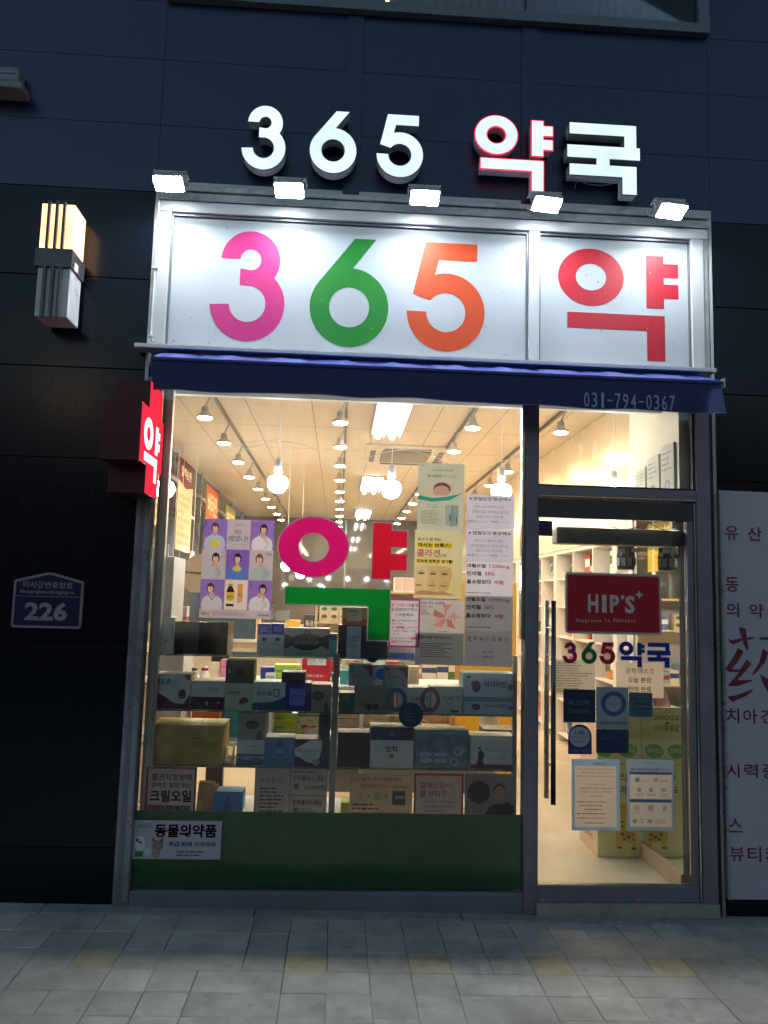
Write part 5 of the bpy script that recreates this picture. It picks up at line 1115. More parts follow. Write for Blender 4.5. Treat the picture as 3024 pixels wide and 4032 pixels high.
decal('blue_ring_sticker', 'tall grey sticker with a blurred blue ring and one Korean line', 'sticker', 'KA', (633, 724, 934, 1112), YD, '6c7478', [('o', .54, .60, .40, .31, '566a80', .62), ('o', .54, .60, .38, .295, '34507a', .68), ('o', .54, .60, .355, .275, '274576', .76), ('t', '°Cellti', .34, .74, .57, .625, '4a5a6a', .0), ('t', '셀티아이 공식판매점', .12, .92, .10, .17, '30363c', .02)], .001)
decal('teal_sticker', 'rounded teal-grey sticker in an old serif style, beside the blue ring sticker', 'sticker', 'KA', (940, 775, 1160, 1003), YD, '2c4650', [('t', 'De', .10, .34, .66, .82, '16242c', .01), ('t', 'Simone', .26, .88, .48, .62, '16242c', .01), ('d', .10, .88, .28, .40, 1, '16242c')], .008)
def arch(r): return arc((r[0]+r[1])/2, r[3]-(r[1]-r[0])/2, (r[1]-r[0])/2, 0, 180, 20)+[(r[0], r[2]), (r[1], r[2])]
decal('arched_sticker', 'arched navy sticker with a pale disc, left of the navy rectangle', 'sticker', 'KA', (372, 1072, 593, 1350), YD, '1c2450', [('e', .49, .58, .43, .345, '9a98a6'), ('t', 'L4B', .28, .70, .66, .80, '2a2c40', .02), ('t', '프로바이오틱스', .12, .86, .53, .60, '6a6a7a', .01), ('t', '공식판매점', .22, .78, .38, .45, '5a5a6a', .015), ('t', '(주)MIA 뉴트라', .08, .92, .07, .16, '7a7e92', .01)], 0, arch)
decal('navy_rectangle_sticker', 'dark navy rectangular sticker with faint LACTO lettering', 'sticker', 'KA', (634, 1118, 938, 1340), YD, '121e3c', [('t', 'LACTO 5X', .12, .80, .55, .68, '3c5070', .0), ('d', .12, .8, .78, .84, 1, '2c3c5a'), ('d', .18, .8, .18, .26, 1, '24344e'), ('t', '(', .2, .23, .36, .46, '3c5070', .0)], .004)
poster('blue_bordered_notice', 'tall door notice with a plain blue border and only lines of text', 'notice', 'KB', (404, 212, 855, 878), YE, 'a8b6c8', [
    ('r', 0, 1, 0, 1, '8fb0dc'), ('t', '대한약사회', .45, .68, .925, .95, '3c4a5e', .01), ('r', .075, .925, .05, .905, 'd6d0c8')], .45)
o = bpy.data.objects['blue_bordered_notice']; q = RC('KB', 438, 272, 822, 846, YE)
prints(o, q, YE, [('t', '최근 14일이내 중국 등 신종코로나바이러스', .05, .95, .925, .955, '9a5a4e', .01), ('t', '후베이성 방문 이력이 있는 환자', .14, .86, .87, .90, '8a625a', .01), ('t', '발열 또는 기침(호흡기계 증상)이 있으신', .04, .96, .81, .84, '9a5a4e', .01), ('t', '마스크 착용 하신 후', .26, .74, .68, .71, '8a625a', .01), ('t', '질병관리본부 또는 관할보건소에', .1, .9, .61, .65, '9a5a4e', .01), ('t', '(국번없이 1339)로 즉시 연락하여', .12, .88, .55, .59, '8a625a', .01), ('t', '상담하세요', .36, .64, .49, .52, '8a625a', .01),
    ('d', .04, .96, .39, .43, 1, '9a5a4e'), ('d', .1, .9, .33, .37, 1, '8a625a'), ('d', .22, .78, .27, .31, 1, '9a5a4e'), ('d', .04, .96, .20, .24, 1, '8a625a'), ('d', .04, .96, .13, .17, 1, '9a5a4e'), ('d', .22, .78, .05, .09, 1, '8a625a')], True)
qo = RC('KB', 920, 215, 1358, 880, YE); NS = [('r', .0, 1, .0, 1, '8ea4c4')]; later = []
for k, (a, b, c_, d_) in enumerate(((948, 332, 1340, 578), (946, 590, 1338, 842))):
    q = RC('KB', a, b, c_, d_, YE)
    def sub(x): return (q[0]+(q[1]-q[0])*x-qo[0])/(qo[1]-qo[0])
    def suz(z): return (q[2]+(q[3]-q[2])*z-qo[2])/(qo[3]-qo[2])
    ic = [('e', .18, .70, .06, .10, '7a8ea8'), ('e', .62, .70, .07, .09, 'b0a8a8'), ('d', .27, .50, .62, .72, 2, '8a8a92'), ('d', .72, .95, .62, .72, 2, '8a8a92'), ('e', .22, .32, .05, .09, '8a96ae'), ('e', .50, .32, .05, .09, '8a96ae'), ('e', .80, .32, .07, .07, '9aa0ae'), ('d', .12, .34, .08, .2, 2, '8a8a92', 1), ('d', .40, .62, .08, .2, 2, '8a8a92', 1), ('d', .68, .94, .08, .2, 2, '8a8a92', 1)]
    if k: ic = [('o', .17, .68, .075, .12, 'b0686a', .82), ('e', .17, .68, .03, .05, '8a8a9a'), ('o', .50, .70, .07, .115, 'a86a6c', .8), ('e', .50, .70, .05, .08, '9a96b4'), ('e', .83, .68, .05, .10, '9aa0b0'), ('d', .06, .3, .50, .54, 1, '8a8a92'), ('d', .38, .62, .50, .54, 1, '8a8a92'), ('d', .7, .95, .50, .54, 1, '8a8a92'), ('e', .12, .20, .06, .09, '8a96ae'), ('d', .22, .36, .12, .3, 3, '7a7a86'), ('e', .48, .2, .07, .08, '8a96ae'), ('d', .6, .95, .12, .3, 3, '7a7a86')]
    NS += [('r', sub(0), sub(1), suz(0), suz(1), 'd6d0c8'), ('r', sub(0), sub(1), suz(.9), suz(1), '2c4a80')]
    sx = (q[1]-q[0])/(qo[1]-qo[0]); sz = (q[3]-q[2])/(qo[3]-qo[2])
    for t in ic:
        if t[0] in 'eo': NS.append((t[0], sub(t[1]), suz(t[2]), t[3]*sx, t[4]*sz)+t[5:])
        else: NS.append(('d', sub(t[1]), sub(t[2]), suz(t[3]), suz(t[4]))+t[5:])
poster('icon_notice', 'tall blue door notice with rows of small hygiene pictures in two white fields', 'notice', 'KB', (920, 215, 1358, 880), YE, '8ea4c4', NS+[('t', '신종 코로나바이러스감염증', .08, .70, .845, .88, '3a4a60', .02), ('t', '예방수칙', .72, .94, .845, .88, '8a6a4a', .02), ('d', .3, .7, .95, .97, 1, '5a6a80', 1)], .45)
# ================================================================== DISPLAY SHELVES behind the window
SY0, SY1 = .085, .36
ZA = P(*full('K0', 520, 1416), SY0)[1]; ZB = P(*full('K1', 600, 922), SY0)[1]; ZC = P(*full('K1', 600, 1378), SY0)[1]; ZD = .415
shf = thing('display_shelves', 'glass display shelves on steel uprights just behind the window', 'shelves', (0, .2, FL))
XPL, XPR = P(*full('K3', 915, 500), SY0)[0], P(*full('K3', 985, 500), SY0)[0]
for z in (ZA, ZB, ZC):
    bx('glass_shelf', XW+.05, XPL-.001, SY0, SY1, z-.008, z, M_shelfg, shf, .0015); bx('glass_shelf', XPR+.001, XMl-.035, SY0, SY1, z-.008, z, M_shelfg, shf, .0015)
    for x in (XPL-.012, XPR+.002): bx('shelf_bracket', x, x+.010, SY0+.002, SY0+.03, z-.016, z-.0085, M_chrome, shf)
bx('centre_upright', XPL, XPR, SY0-.004, SY0+.03, FL, ZA+.02, mat('upright_grey', (.28, .30, .31), .35, .5), shf, .003)
bx('centre_back_upright', XPL, XPR, SY1-.02, SY1, FL, ZA+.02, M_white, shf, .003)
bx('base_board', XW+.02, XMl-.02, .05, .42, ZD-.02, ZD, M_white, shf, .003); bx('base_front', XW+.02, XMl-.02, .05, .066, FL, ZD-.021, M_white, shf)
bx('right_upright', XMl-.034, XMl-.012, SY0, SY0+.03, FL, ZA+.03, MC['upright_grey'], shf, .003)
up = thing('slotted_upright', 'pale slotted steel upright column along the left edge of the window', 'column', (XW+.03, .07, FL))
bx('column', XW+.006, XW+.058, .055, .095, FL, z_v+.1, mat('ivory_steel', (.62, .58, .48), .4, .1), up, .003)
sl_ = MB()
for k in range(150):
    for x in (XW+.018, XW+.046): sl_.box(x-.0022, x+.0022, .0535, .0548, .3+k*.0155, .3+k*.0155+.008)
tag(sl_.build('slots', mat('slot_dark', (.12, .10, .08), .8), up), kind='stuff')
bx('shelf_unit_side', XW+.059, XW+.10, .10, .40, ZA, ZA+.5, M_white, up, .002)
def box_on(lab, k, q, zbase, hx, specs, depth=.12, y=None, nm='carton', grp=None, m=None, bev=.0012, down=None):
    y = SY0+.012 if y is None else y
    x0, x1, z0, z1 = RC(k, *q, y=y)
    if zbase is not None: z0 = zbase+.0004
    o = bx(nm, x0, x1, y, y+depth, z0 if down is None else down+.0004, z1, m or card(hx), None, bev); tag(o, lab, 'box', grp)
    prints(o, (x0+.001, x1-.001, z0+.001, z1-.001), y, specs); return o, z1
DG, IV = '3a444c', 'c8ccc4'
GAIN = 2.9
# shelf A, left bay
box_on('narrow grey metallic canister box, far left on the top glass shelf', 'K1', (275, 168, 388, 466), ZA, '8a9088', [('r', .78, .86, .45, .85, '4a5054'), ('e', .40, .36, .06, .03, '2a2c30')], .12)
box_on('wide plain black glossy carton on the top glass shelf, below the portrait poster', 'K1', (384, 204, 822, 474), ZA, '0c1018', [('r', .18, .46, .0, 1, '161820'), ('r', .90, .97, .88, .95, '1a3450')], .22, m=mat('black_gloss_carton', (.006, .008, .012), .12, coat=.5))
for i, (a, b) in enumerate(((1062, 1171), (1173, 1281))):
    box_on(('slim white carton with a blue top, left of the two, top glass shelf', 'slim white carton with a blue top, right of the two, top glass shelf')[i], 'K1', (a, 218, b, 485), ZA, 'a8b0b8', [('r', 0, 1, .66, 1, '27428c'), ('d', .2, .8, .74, .9, 4, 'a8b4cc', 1), ('p', [(.14, .05), (.78, .05), (.82, .58), (.18, .62)], '8a949e'), ('r', .34, .7, .46, .56, '2a3e7c'), ('r', .24, .62, .34, .44, '5a8ac0'), ('d', .24, .7, .12, .2, 2, '5a646e')], .10, grp='blue topped slim cartons')
box_on('wide dark carton with a black oval and pale ends on the top glass shelf', 'K1', (1284, 256, 1652, 490), ZA, '6a7478', [('p', [(0, .25), (.18, .38), (.82, .38), (1, .25), (1, .8), (.85, .7), (.15, .7), (0, .8)], '141c22'), ('e', .5, .52, .36, .30, '0c1216'), ('t', '조아바이톤', .22, .78, .42, .56, '4a565c', .03), ('o', .5, .85, .06, .09, '2a3a40', .6), ('d', .2, .8, .08, .14, 1, '2c3438', 1)], .14)
# shelf A, right bay
box_on('small teal carton squeezed beside the centre post, top glass shelf', 'K2', (95, 290, 153, 480), ZA, '4a8a94', [('r', 0, 1, .72, 1, '2a5a66'), ('d', .1, .9, .5, .6, 1, 'a8c0c4')], .10, y=SY0+.05)
o, zt_ = box_on('wide dark navy carton with a pale label strip, top glass shelf, right bay', 'K2', (162, 226, 552, 484), ZA, '10182a', [('r', .17, .46, 0, .98, '7a8a90'), ('t', '나노콜라겐', .19, .44, .60, .68, '2c343a', .02), ('t', '22000', .19, .38, .50, .57, '2c343a', .03), ('d', .19, .44, .3, .46, 4, '4a545a'), ('e', .70, .35, .2, .5, '141e34')], .2)
box_on('orange and red vitamin carton with a white letter B, standing on the navy carton', 'K2', (196, 82, 392, 222), zt_, 'e07848', [('r', 0, 1, 0, .35, 'b8402c'), ('p', [(.18, .22), (.72, .22), (.82, .34), (.8, .5), (.72, .6), (.80, .7), (.8, .88), (.7, .97), (.18, .97)], 'e6dcc8'), ('t', '비맥스', .28, .64, .70, .86, '1c1a1a', .04), ('r', .40, .62, .50, .64, 'd8604a')], .12)
box_on('small white carton with a blue lower band, top glass shelf under the magenta bordered sheet', 'K2', (560, 394, 764, 492), ZA, 'c4ccd4', [('r', 0, 1, 0, .5, '2c4a94'), ('d', .1, .9, .62, .9, 3, '7a8490'), ('b', .72, .88, .12, .36, 'b8c4dc', .0012)], .12)
# shelf B, left bay
box_on('white carton with dark red waves and a fruit, far left on the middle glass shelf', 'K1', (192, 628, 518, 916), ZB, '8c969a', [('p', [(0, 0), (1, 0), (1, .42), (.84, .14), (.6, .16), (.45, .28), (.25, .42), (.12, .50), (0, .48)], '401428'), ('p', [(.8, 1), (1, 1), (1, .82), (.9, .84)], '5a2430'), ('t', '키드큐', .10, .50, .68, .86, '2c3438', .04), ('e', .80, .42, .10, .14, '4a1a26'), ('e', .56, .74, .10, .10, '6a8a8c'), ('d', .10, .45, .54, .60, 1, '6a7478')], .14)
box_on('white and dark maroon two-tone carton, second from the left on the middle glass shelf', 'K1', (520, 688, 798, 916), ZB, '98a2a4', [('r', 0, 1, 0, .44, '2c1226'), ('t', '인사탄', .46, .82, .62, .78, '4a5456', .02), ('e', .36, .70, .15, .18, 'a8b0b2'), ('e', .48, .22, .05, .08, '7a7076'), ('e', .82, .24, .06, .06, '5a4a56'), ('d', .1, .9, .06, .12, 1, '5a4a56')], .14)
o, zt_ = box_on('tall pale carton with a drawn red-brown organ, third on the middle glass shelf', 'K1', (803, 706, 1022, 924), ZB, '7e8880', [('t', '리비맨', .05, .52, .56, .72, '1c2420', .03), ('d', .55, .8, .58, .62, 1, '4a544e'), ('e', .72, .36, .16, .12, '4a302c'), ('e', .62, .30, .10, .10, '4a302c'), ('d', .1, .5, .78, .84, 1, '5a645c')], .14)
box_on('dark olive square carton stacked on the pale carton with the organ drawing', 'K1', (806, 516, 1038, 704), zt_, '34382e', [('p', [(.36, .32), (.5, .22), (.66, .32), (.7, .66), (.5, .7), (.34, .66)], '24281f'), ('e', .12, .5, .025, .10, 'f0ead0')], .13)
box_on('wide pale blue carton with a dark blue swoosh and a bottle picture, middle glass shelf', 'K1', (1026, 694, 1292, 934), ZB, '7c909c', [('p', [(0, 0), (1, 0), (1, .5), (.85, .4), (.6, .3), (.35, .28), (0, .26)], '1c3450'), ('t', '맨포벨', .12, .58, .52, .68, '3a4c5c', .03), ('b', .64, .82, .48, .76, '24303c', .004), ('d', .12, .5, .76, .82, 1, '4a5c6c')], .14)
o, zt_ = box_on('royal blue carton with a pale letter B panel on the middle glass shelf', 'K1', (1290, 702, 1500, 936), ZB, '101458', [('p', [(.17, .2), (.7, .2), (.8, .28), (.8, .44), (.72, .5), (.8, .56), (.8, .72), (.7, .8), (.17, .8)], '4a52b0'), ('t', '비맥스', .24, .60, .46, .58, '1c2248', .03)], .14)
box_on('plain black carton lying on the royal blue carton', 'K1', (1262, 616, 1456, 700), zt_, '0a0c16', [], .13)
box_on('khaki carton with a green oval and a figure, middle shelf beside the centre post', 'K3', (668, 430, 904, 745), ZB, '5c6056', [('e', .34, .58, .30, .17, '2c3a28'), ('t', '마니탄', .16, .52, .54, .62, '5a6a44', .02), ('p', [(.62, 0), (.66, .2), (.72, .36), (.78, .38), (.84, .2), (.92, 0)], '343830')], .14)
# shelf B, right bay
box_on('small dark green carton at the left end of the middle shelf, right bay', 'K2', (168, 756, 290, 906), ZB, '1e4436', [('e', .35, .4, .08, .22, '12302a'), ('r', .25, .5, .4, .5, '12302a')], .12)
o, zt_ = box_on('wide khaki children vitamin carton with two badges, middle shelf, right bay', 'K2', (292, 706, 604, 918), ZB, '585a52', [('t', 'L4B kids', .26, .72, .60, .76, '4a6068', .02), ('t', '프로바이오틱스', .24, .58, .47, .53, '3c4440', .01), ('e', .37, .22, .08, .12, '20201e'), ('e', .54, .22, .08, .12, '20201e'), ('e', .20, .32, .10, .08, '44483e'), ('p', [(.6, .12), (1, .1), (1, .22), (.75, .28)], '3c4a34')], .15)
De = [('t', 'De', .10, .24, .64, .76, '2c3438', .01), ('t', 'Simone', .18, .60, .46, .58, '2c3438', .01), ('r', .1, .3, .36, .40, '5a3a4a'), ('e', .12, .88, .05, .06, '20303c'), ('p', [(.55, 1), (.62, .84), (.72, .8), (.84, .7), (.88, .5), (1, .45), (1, 1)], '5c3446')]
box_on('grey carton with violet ribbons stacked on the children vitamin carton, left one', 'K2', (246, 536, 432, 704), zt_, '646a70', De, .12, grp='grey cartons with violet ribbons')
box_on('grey carton with violet ribbons stacked beside the white carton with a blue circle', 'K2', (527, 548, 714, 710), zt_-.002, '646a70', De, .12, grp='grey cartons with violet ribbons')
box_on('narrow white carton with a bright blue half circle, between the two grey ribbon cartons', 'K2', (434, 540, 522, 698), None, 'e6e8ea', [('p', [(.96, .28), (.96, .86)]+[(.96-.72*math.sin(math.pi*i/10), .57+.29*math.cos(math.pi*i/10)) for i in range(1, 10)], '2450c0'), ('e', .26, .34, .12, .06, '3a62b8'), ('t', '스', .1, .3, .8, .86, '2c3040', .0)], .05, y=SY0+.05)
ce_ = lambda h2: [('o', -.02, .5, .32, .48, h2, .62), ('t', '°Cell TI', .36, .94, .50, .66, '343c40', .01), ('r', .62, .90, .05, .13, '2c3438'), ('e', .82, .88, .03, .03, '3a4a50'), ('d', .5, .8, .36, .4, 1, '5a4a50')]
box_on('pale grey carton with a blue ring on its left half, partly behind the round sticker', 'K2', (626, 712, 884, 926), ZB, '7e8684', ce_('34486c'), .13)
box_on('pale grey carton with a plum ring, right of the blue ring carton', 'K2', (890, 706, 1139, 932), ZB, '7e8684', ce_('5a3444'), .13)
kid = [('t', '아이타민', .40, .82, .46, .72, '1c242c', .03), ('e', .25, .50, .08, .22, '4a3c4c'), ('e', .18, .62, .03, .08, '4a3c4c'), ('e', .90, .48, .05, .15, '5a5458'), ('e', .10, .86, .04, .05, '3a4450'), ('d', .4, .84, .78, .84, 1, '5a646c'), ('r', 0, 1, 0, .10, '4a6a78')]
o, zt_ = box_on('lower of the two pale blue-grey children carton, right end of the middle shelf', 'K2', (1145, 812, 1558, 942), ZB, '7a8690', kid[:4]+[('r', 0, 1, .92, 1, '4a6a78')], .16)
box_on('upper of the two pale blue-grey children carton, right end of the middle shelf', 'K2', (1145, 603, 1560, 806), zt_, '7e8a94', kid, .15)
# shelf C, left bay
box_on('large golden carton with brush-style Korean lettering, left end of the lowest glass shelf', 'K1', (168, 1048, 778, 1368), ZC, '7a6226', [('t', '자라생정', .58, .92, .38, .60, '2a2008', .0), ('d', .58, .8, .64, .70, 1, '3a2e10'), ('o', .07, .88, .022, .04, 'a89050', .5), ('d', .58, .8, .24, .32, 2, '5a4818')], .24, m=mat('gold_foil_carton', (.50, .34, .07), .38, .35, .25, 14))
M_cup = glass('plastic_cup_clear', (.9, .88, .82), 1.2, .1)
cupx, cupz = P(*full('K1', 830, 1350), SY0+.1)
tag(MB().lathe(cupx, SY0+.1, [(0, ZC+.001), (.026, ZC+.001), (.030, ZC+.07), (.032, ZC+.072), (.029, ZC+.078), (0, ZC+.080)], 18).build('plastic_cup', M_cup, smooth=True), 'frosted plastic cup between the golden carton and the stacked cartons', 'cup')
o, zt_ = box_on('white carton with a dark blue landscape band, under the olive carton on the lowest shelf', 'K1', (893, 1170, 1120, 1378), ZC, '96a098', [('r', 0, 1, 0, .46, '263c58'), ('p', [(0, .3), (.4, .22), (.7, .3), (1, .24), (1, .38), (0, .36)], '5a6e84'), ('t', 'PLATINUM', .35, .68, .74, .80, '4a5450', .02), ('t', 'MULTIVITAMIN', .28, .74, .58, .63, '5a6460', .01)], .13)
box_on('olive-grey carton with a dark oval stacked on the white and blue landscape carton', 'K1', (908, 950, 1130, 1166), zt_, '666a60', [('e', .52, .56, .25, .17, '24281e'), ('t', '마니탄', .34, .70, .52, .60, '5a644c', .02), ('p', [(.66, 0), (.7, .2), (.76, .34), (.82, .36), (.88, .18), (.95, 0)], '34382f')], .12)
box_on('steel blue square carton with a printed bottle, lowest glass shelf', 'K3', (128, 1046, 470, 1380), ZC, '33587a', [('p', [(.36, .38), (.64, .38), (.64, .72), (.58, .80), (.58, .94), (.42, .94), (.42, .80), (.36, .72)], '1c3450'), ('r', .37, .63, .42, .62, '4a7090')], .13)
box_on('navy and white shield patterned carton, lowest glass shelf left of the centre post', 'K3', (472, 1068, 800, 1384), ZC, '101c44', [('p', [(0, .66), (.25, .78), (.55, .98), (.98, .98), (.98, .72), (.9, .3), (.7, .12), (.45, .16), (.2, .32), (0, .4)], '9aa6ac'), ('t', '마그비', .10, .58, .50, .64, '1c2430', .03), ('t', '액티브', .62, .90, .54, .63, '4a5460', .02), ('e', .78, .16, .13, .13, '6a747c'), ('d', .25, .8, .36, .46, 2, '6a747c')], .14)
o, zt_ = box_on('dark grey carton under another one beside the centre post, lowest shelf, left bay', 'K3', (802, 1076, 888, 1372), ZC, '30343a', [], .14, y=SY0+.04)
box_on('dark grey rounded carton on top beside the centre post, lowest shelf, left bay', 'K3', (752, 786, 890, 1066), None, '363a3c', [], .12, y=SY0+.06, bev=.006)
# shelf C, right bay
box_on('plain dark maroon-black carton, left end of the lowest shelf, right bay', 'K2', (158, 1068, 412, 1340), ZC, '150a12', [('t', 'LUXAIN', .55, .85, .46, .52, '2c1c28', .01)], .14)
box_on('white dental carton with a navy top band, lowest shelf, right bay', 'K2', (416, 1026, 756, 1348), ZC, 'a0a8a8', [('r', 0, 1, .68, 1, '142440'), ('e', .5, .83, .05, .05, '34466a'), ('t', '잇치', .34, .62, .38, .54, '10141c', .05), ('r', .44, .55, .24, .33, '4a5258'), ('d', .4, .58, .06, .09, 1, '3a4248', 1), ('d', .4, .6, .57, .60, 1, '4a5258', 1)], .15)
o, zt_ = box_on('wide silver-blue carton with swirling flowers and pill shapes, lowest shelf, right bay', 'K2', (768, 1078, 1188, 1366), ZC, '6e8c98', [('t', '트-윈', .09, .34, .62, .80, '142a3c', .06), ('d', .1, .42, .84, .88, 1, '2c4454')]+[('e', a, b, .12, .06, '9cb4bc') for a in (.2, .48) for b in (.40, .22)]+[('e', a, b, .09, .04, '5a7888') for a in (.2, .48) for b in (.40, .22)]+[('o', .78+.05*math.cos(i), .35+.16*math.sin(i*1.7), .10-.008*i, .15-.01*i, ('24506e', '9ab8c4')[i % 2], .75) for i in range(6)]+[('p', [(.78, .4), (.86+.03*i, .9-.06*i), (.82+.02*i, .6)], '2c5876') for i in range(4)], .16, m=mat('silver_blue_carton', (.17, .27, .33), .25, .5, .2, 16))
box_on('flat silver lid carton lying on the swirl patterned carton', 'K2', (768, 1050, 1190, 1076), zt_, '4a6470', [], .15)
box_on('pale grey carton with a dancing woman silhouette and a plum base band, lowest shelf', 'K2', (1204, 1096, 1558, 1370), ZC, '8a8e8c', [('r', 0, 1, 0, .14, '4a1434'), ('t', 'ARGININE 5000mg', .18, .96, .76, .84, '7a7476', .01), ('t', 'POTENCIATOR', .36, .90, .54, .64, '7a6c72', .02), ('p', [(.10, .08), (.30, .08), (.27, .3), (.32, .44), (.22, .60), (.17, .5), (.17, .3)], '2c1828'), ('e', .20, .64, .03, .04, '2c1828'), ('d', .36, .92, .2, .4, 3, '7a7e7c')], .15)
box_on('flat dark tray carton with pale packets, behind the figure carton', 'K2', (1312, 1046, 1560, 1092), None, '2a2420', [('d', .1, .9, .2, .8, 1, '4a3c30')], .16, y=SY0+.16)
# base level items
q = RC('K7', 590, 265, 760, 575, .12)
ob_ = tag(poly('orange_bag', [[(q[0], q[2]), (q[1]-.03, q[2]), (q[1]-.024, q[3]-.05), (q[1]-.002, q[3]-.03), (q[1]-.004, q[3]-.015), (q[1]-.02, q[3]-.016), (q[1]-.02, q[3]-.004), (q[0]+.01, q[3])]], FR(.12), card('b06838'), None, -.05, 0), 'crumpled orange product bag standing behind the krill oil sheet', 'bag')
prints(ob_, (q[0], q[1]-.03, q[2], q[3]-.05), .12, [('p', [(.1, .1), (.4, .15), (.5, .6), (.2, .8)], 'd0925a'), ('d', .5, .9, .2, .4, 2, 'd8a878')])
box_on('square blue carton with a printed bottle, standing low right of the orange bag', 'K7', (715, 340, 960, 575), None, '245c86', [('p', [(.38, .30), (.62, .30), (.62, .65), (.56, .74), (.56, .9), (.44, .9), (.44, .74), (.38, .65)], '143c74')], .12, y=.12)
box_on('yellow bag-like carton low behind the cream sheet', 'K6', (172, 402, 245, 570), None, 'd8b030', [], .10, y=.12)
GAIN = 1.0
# ---- back row: white shelving unit and bright products seen between the window cartons
BY = 1.30
bk = thing('white_back_shelves', 'white melamine shelf unit standing behind the glass display shelves', 'shelf unit', (0, BY+.2, FL))
zb1 = P(*full('K5', 800, 912), BY)[1]; zb2 = P(*full('K1', 1400, 1150), BY)[1]; zb0 = P(*full('K5', 1200, 640), BY+.1)[1]
print('zb', zb0, zb1, zb2)
bx0, bx1 = -1.30, 1.06
for z in (zb1, zb2, .12): bx('shelf_board', bx0+.0225, bx1-.0225, BY-.21, BY+.34, z-.022, z, M_white, bk, .002)
for x in (bx0, -.42, .16, bx1-.022): bx('upright', x, x+.0215, BY-.209, BY+.33, FL, zb1-.0225 if bx0 < x < bx1-.03 else zb1, M_white, bk, .002)
bx('back_panel', -.40, bx1-.0225, BY+.345, BY+.352, FL+.1, zb2-.023, M_white, bk)
def rear(lab, k, q, zb_, hx, specs, depth=.12, y=None, grp=None, nm='carton'):
    y = BY+.01 if y is None else y; dn = None
    if zb_ is None: dn = zb1 if RC(k, *q, y=y)[2] > zb1 else (zb2 if RC(k, *q, y=y)[2] > zb2 else None)
    return box_on(lab, k, q, zb_, hx, specs, depth, y, nm, grp, down=dn)
def clime(lab, q, zb_):
    return rear(lab, 'K3', q, zb_, '9cc838', [('r', 0, 1, .82, 1, 'd8d83c'), ('p', [(.55, 0), (1, 0), (1, .95), (.82, .75)], 'd8d030'), ('o', .83, .45, .12, .34, '8cb82c', .6), ('r', .08, .5, .15, .32, '5a9a30'), ('t', '비타민', .10, .5, .45, .68, 'dcecb0', .02)], grp='lime and yellow cartons')
rear('dark blue carton at the left of the lime cartons, upper gap', 'K3', (76, 230, 240, 368), zb1, '22348c', [])
rear('small white MSM carton in front of the blue one, upper gap', 'K3', (134, 296, 248, 364), zb1, 'e8e4d8', [('t', 'MSM', .12, .86, .36, .68, '8a7a4a', .02), ('b', .03, .97, .05, .95, 'b8a878', .001)], .03, y=BY-.03)
o, zr = clime('lime and yellow carton with a letter C, lower one in the upper gap', (246, 298, 560, 368), zb1); clime('lime and yellow carton with a letter C, upper one in the upper gap', (240, 200, 535, 296), zr)
o, zr = rear('red krill oil carton, lower of the red pair', 'K3', (562, 256, 893, 386), zb1, 'c81c34', [('t', '바이탈 킬 크릴 1200', .17, .74, .38, .60, 'f0e0dc', .03)], grp='red krill cartons')
rear('red carton with a white barcode label, upper of the red pair', 'K3', (562, 122, 895, 250), zr, 'c81c34', [('r', .18, .84, .38, 1, 'dcdcd4'), ('d', .22, .4, .42, .54, 1, '303030'), ('d', .22, .5, .66, .92, 4, '6a6a6a'), ('d', .56, .8, .66, .92, 4, '6a6a6a')], grp='red krill cartons')
rear('teal carton edge beside the centre post, upper gap', 'K3', (902, 300, 925, 386), zb1, '2a8a94', [])
rear('cream carton with orange print, upper left of the right bay gap', 'K3', (1022, 140, 1220, 258), None, 'ecd8b0', [('r', .68, 1, .78, .95, 'c84a30'), ('p', [(.2, .4), (.6, .5), (.5, .9), (.25, .9)], 'e8a868')], y=BY+.05)
rear('white leaflet carton above the grey ribbon cartons, right bay gap', 'K3', (1282, 138, 1520, 200), None, 'dfe2d4', [('d', .1, .8, .4, .8, 2, '8aa88a')], y=BY+.06)
rear('red-topped carton above the second grey ribbon carton, right bay gap', 'K4', (60, 150, 200, 215), None, 'b0443c', [('r', 0, 1, 0, .3, 'd8a8a0')], y=BY+.06)
rear('teal carton behind the ribbon cartons beside the centre post', 'K3', (1000, 266, 1168, 530), zb1-.0, '3f9c96', [('r', .86, 1, .1, .4, 'c84030'), ('d', .5, .8, .1, .3, 3, 'a0ccc8')], y=BY-.1, depth=.1)
rear('cream instruction carton with small print, behind the second ribbon carton', 'K4', (292, 202, 408, 425), None, 'e8d8b4', [('d', .1, .9, .1, .85, 16, 'b09c7a')], y=BY-.2, depth=.06)
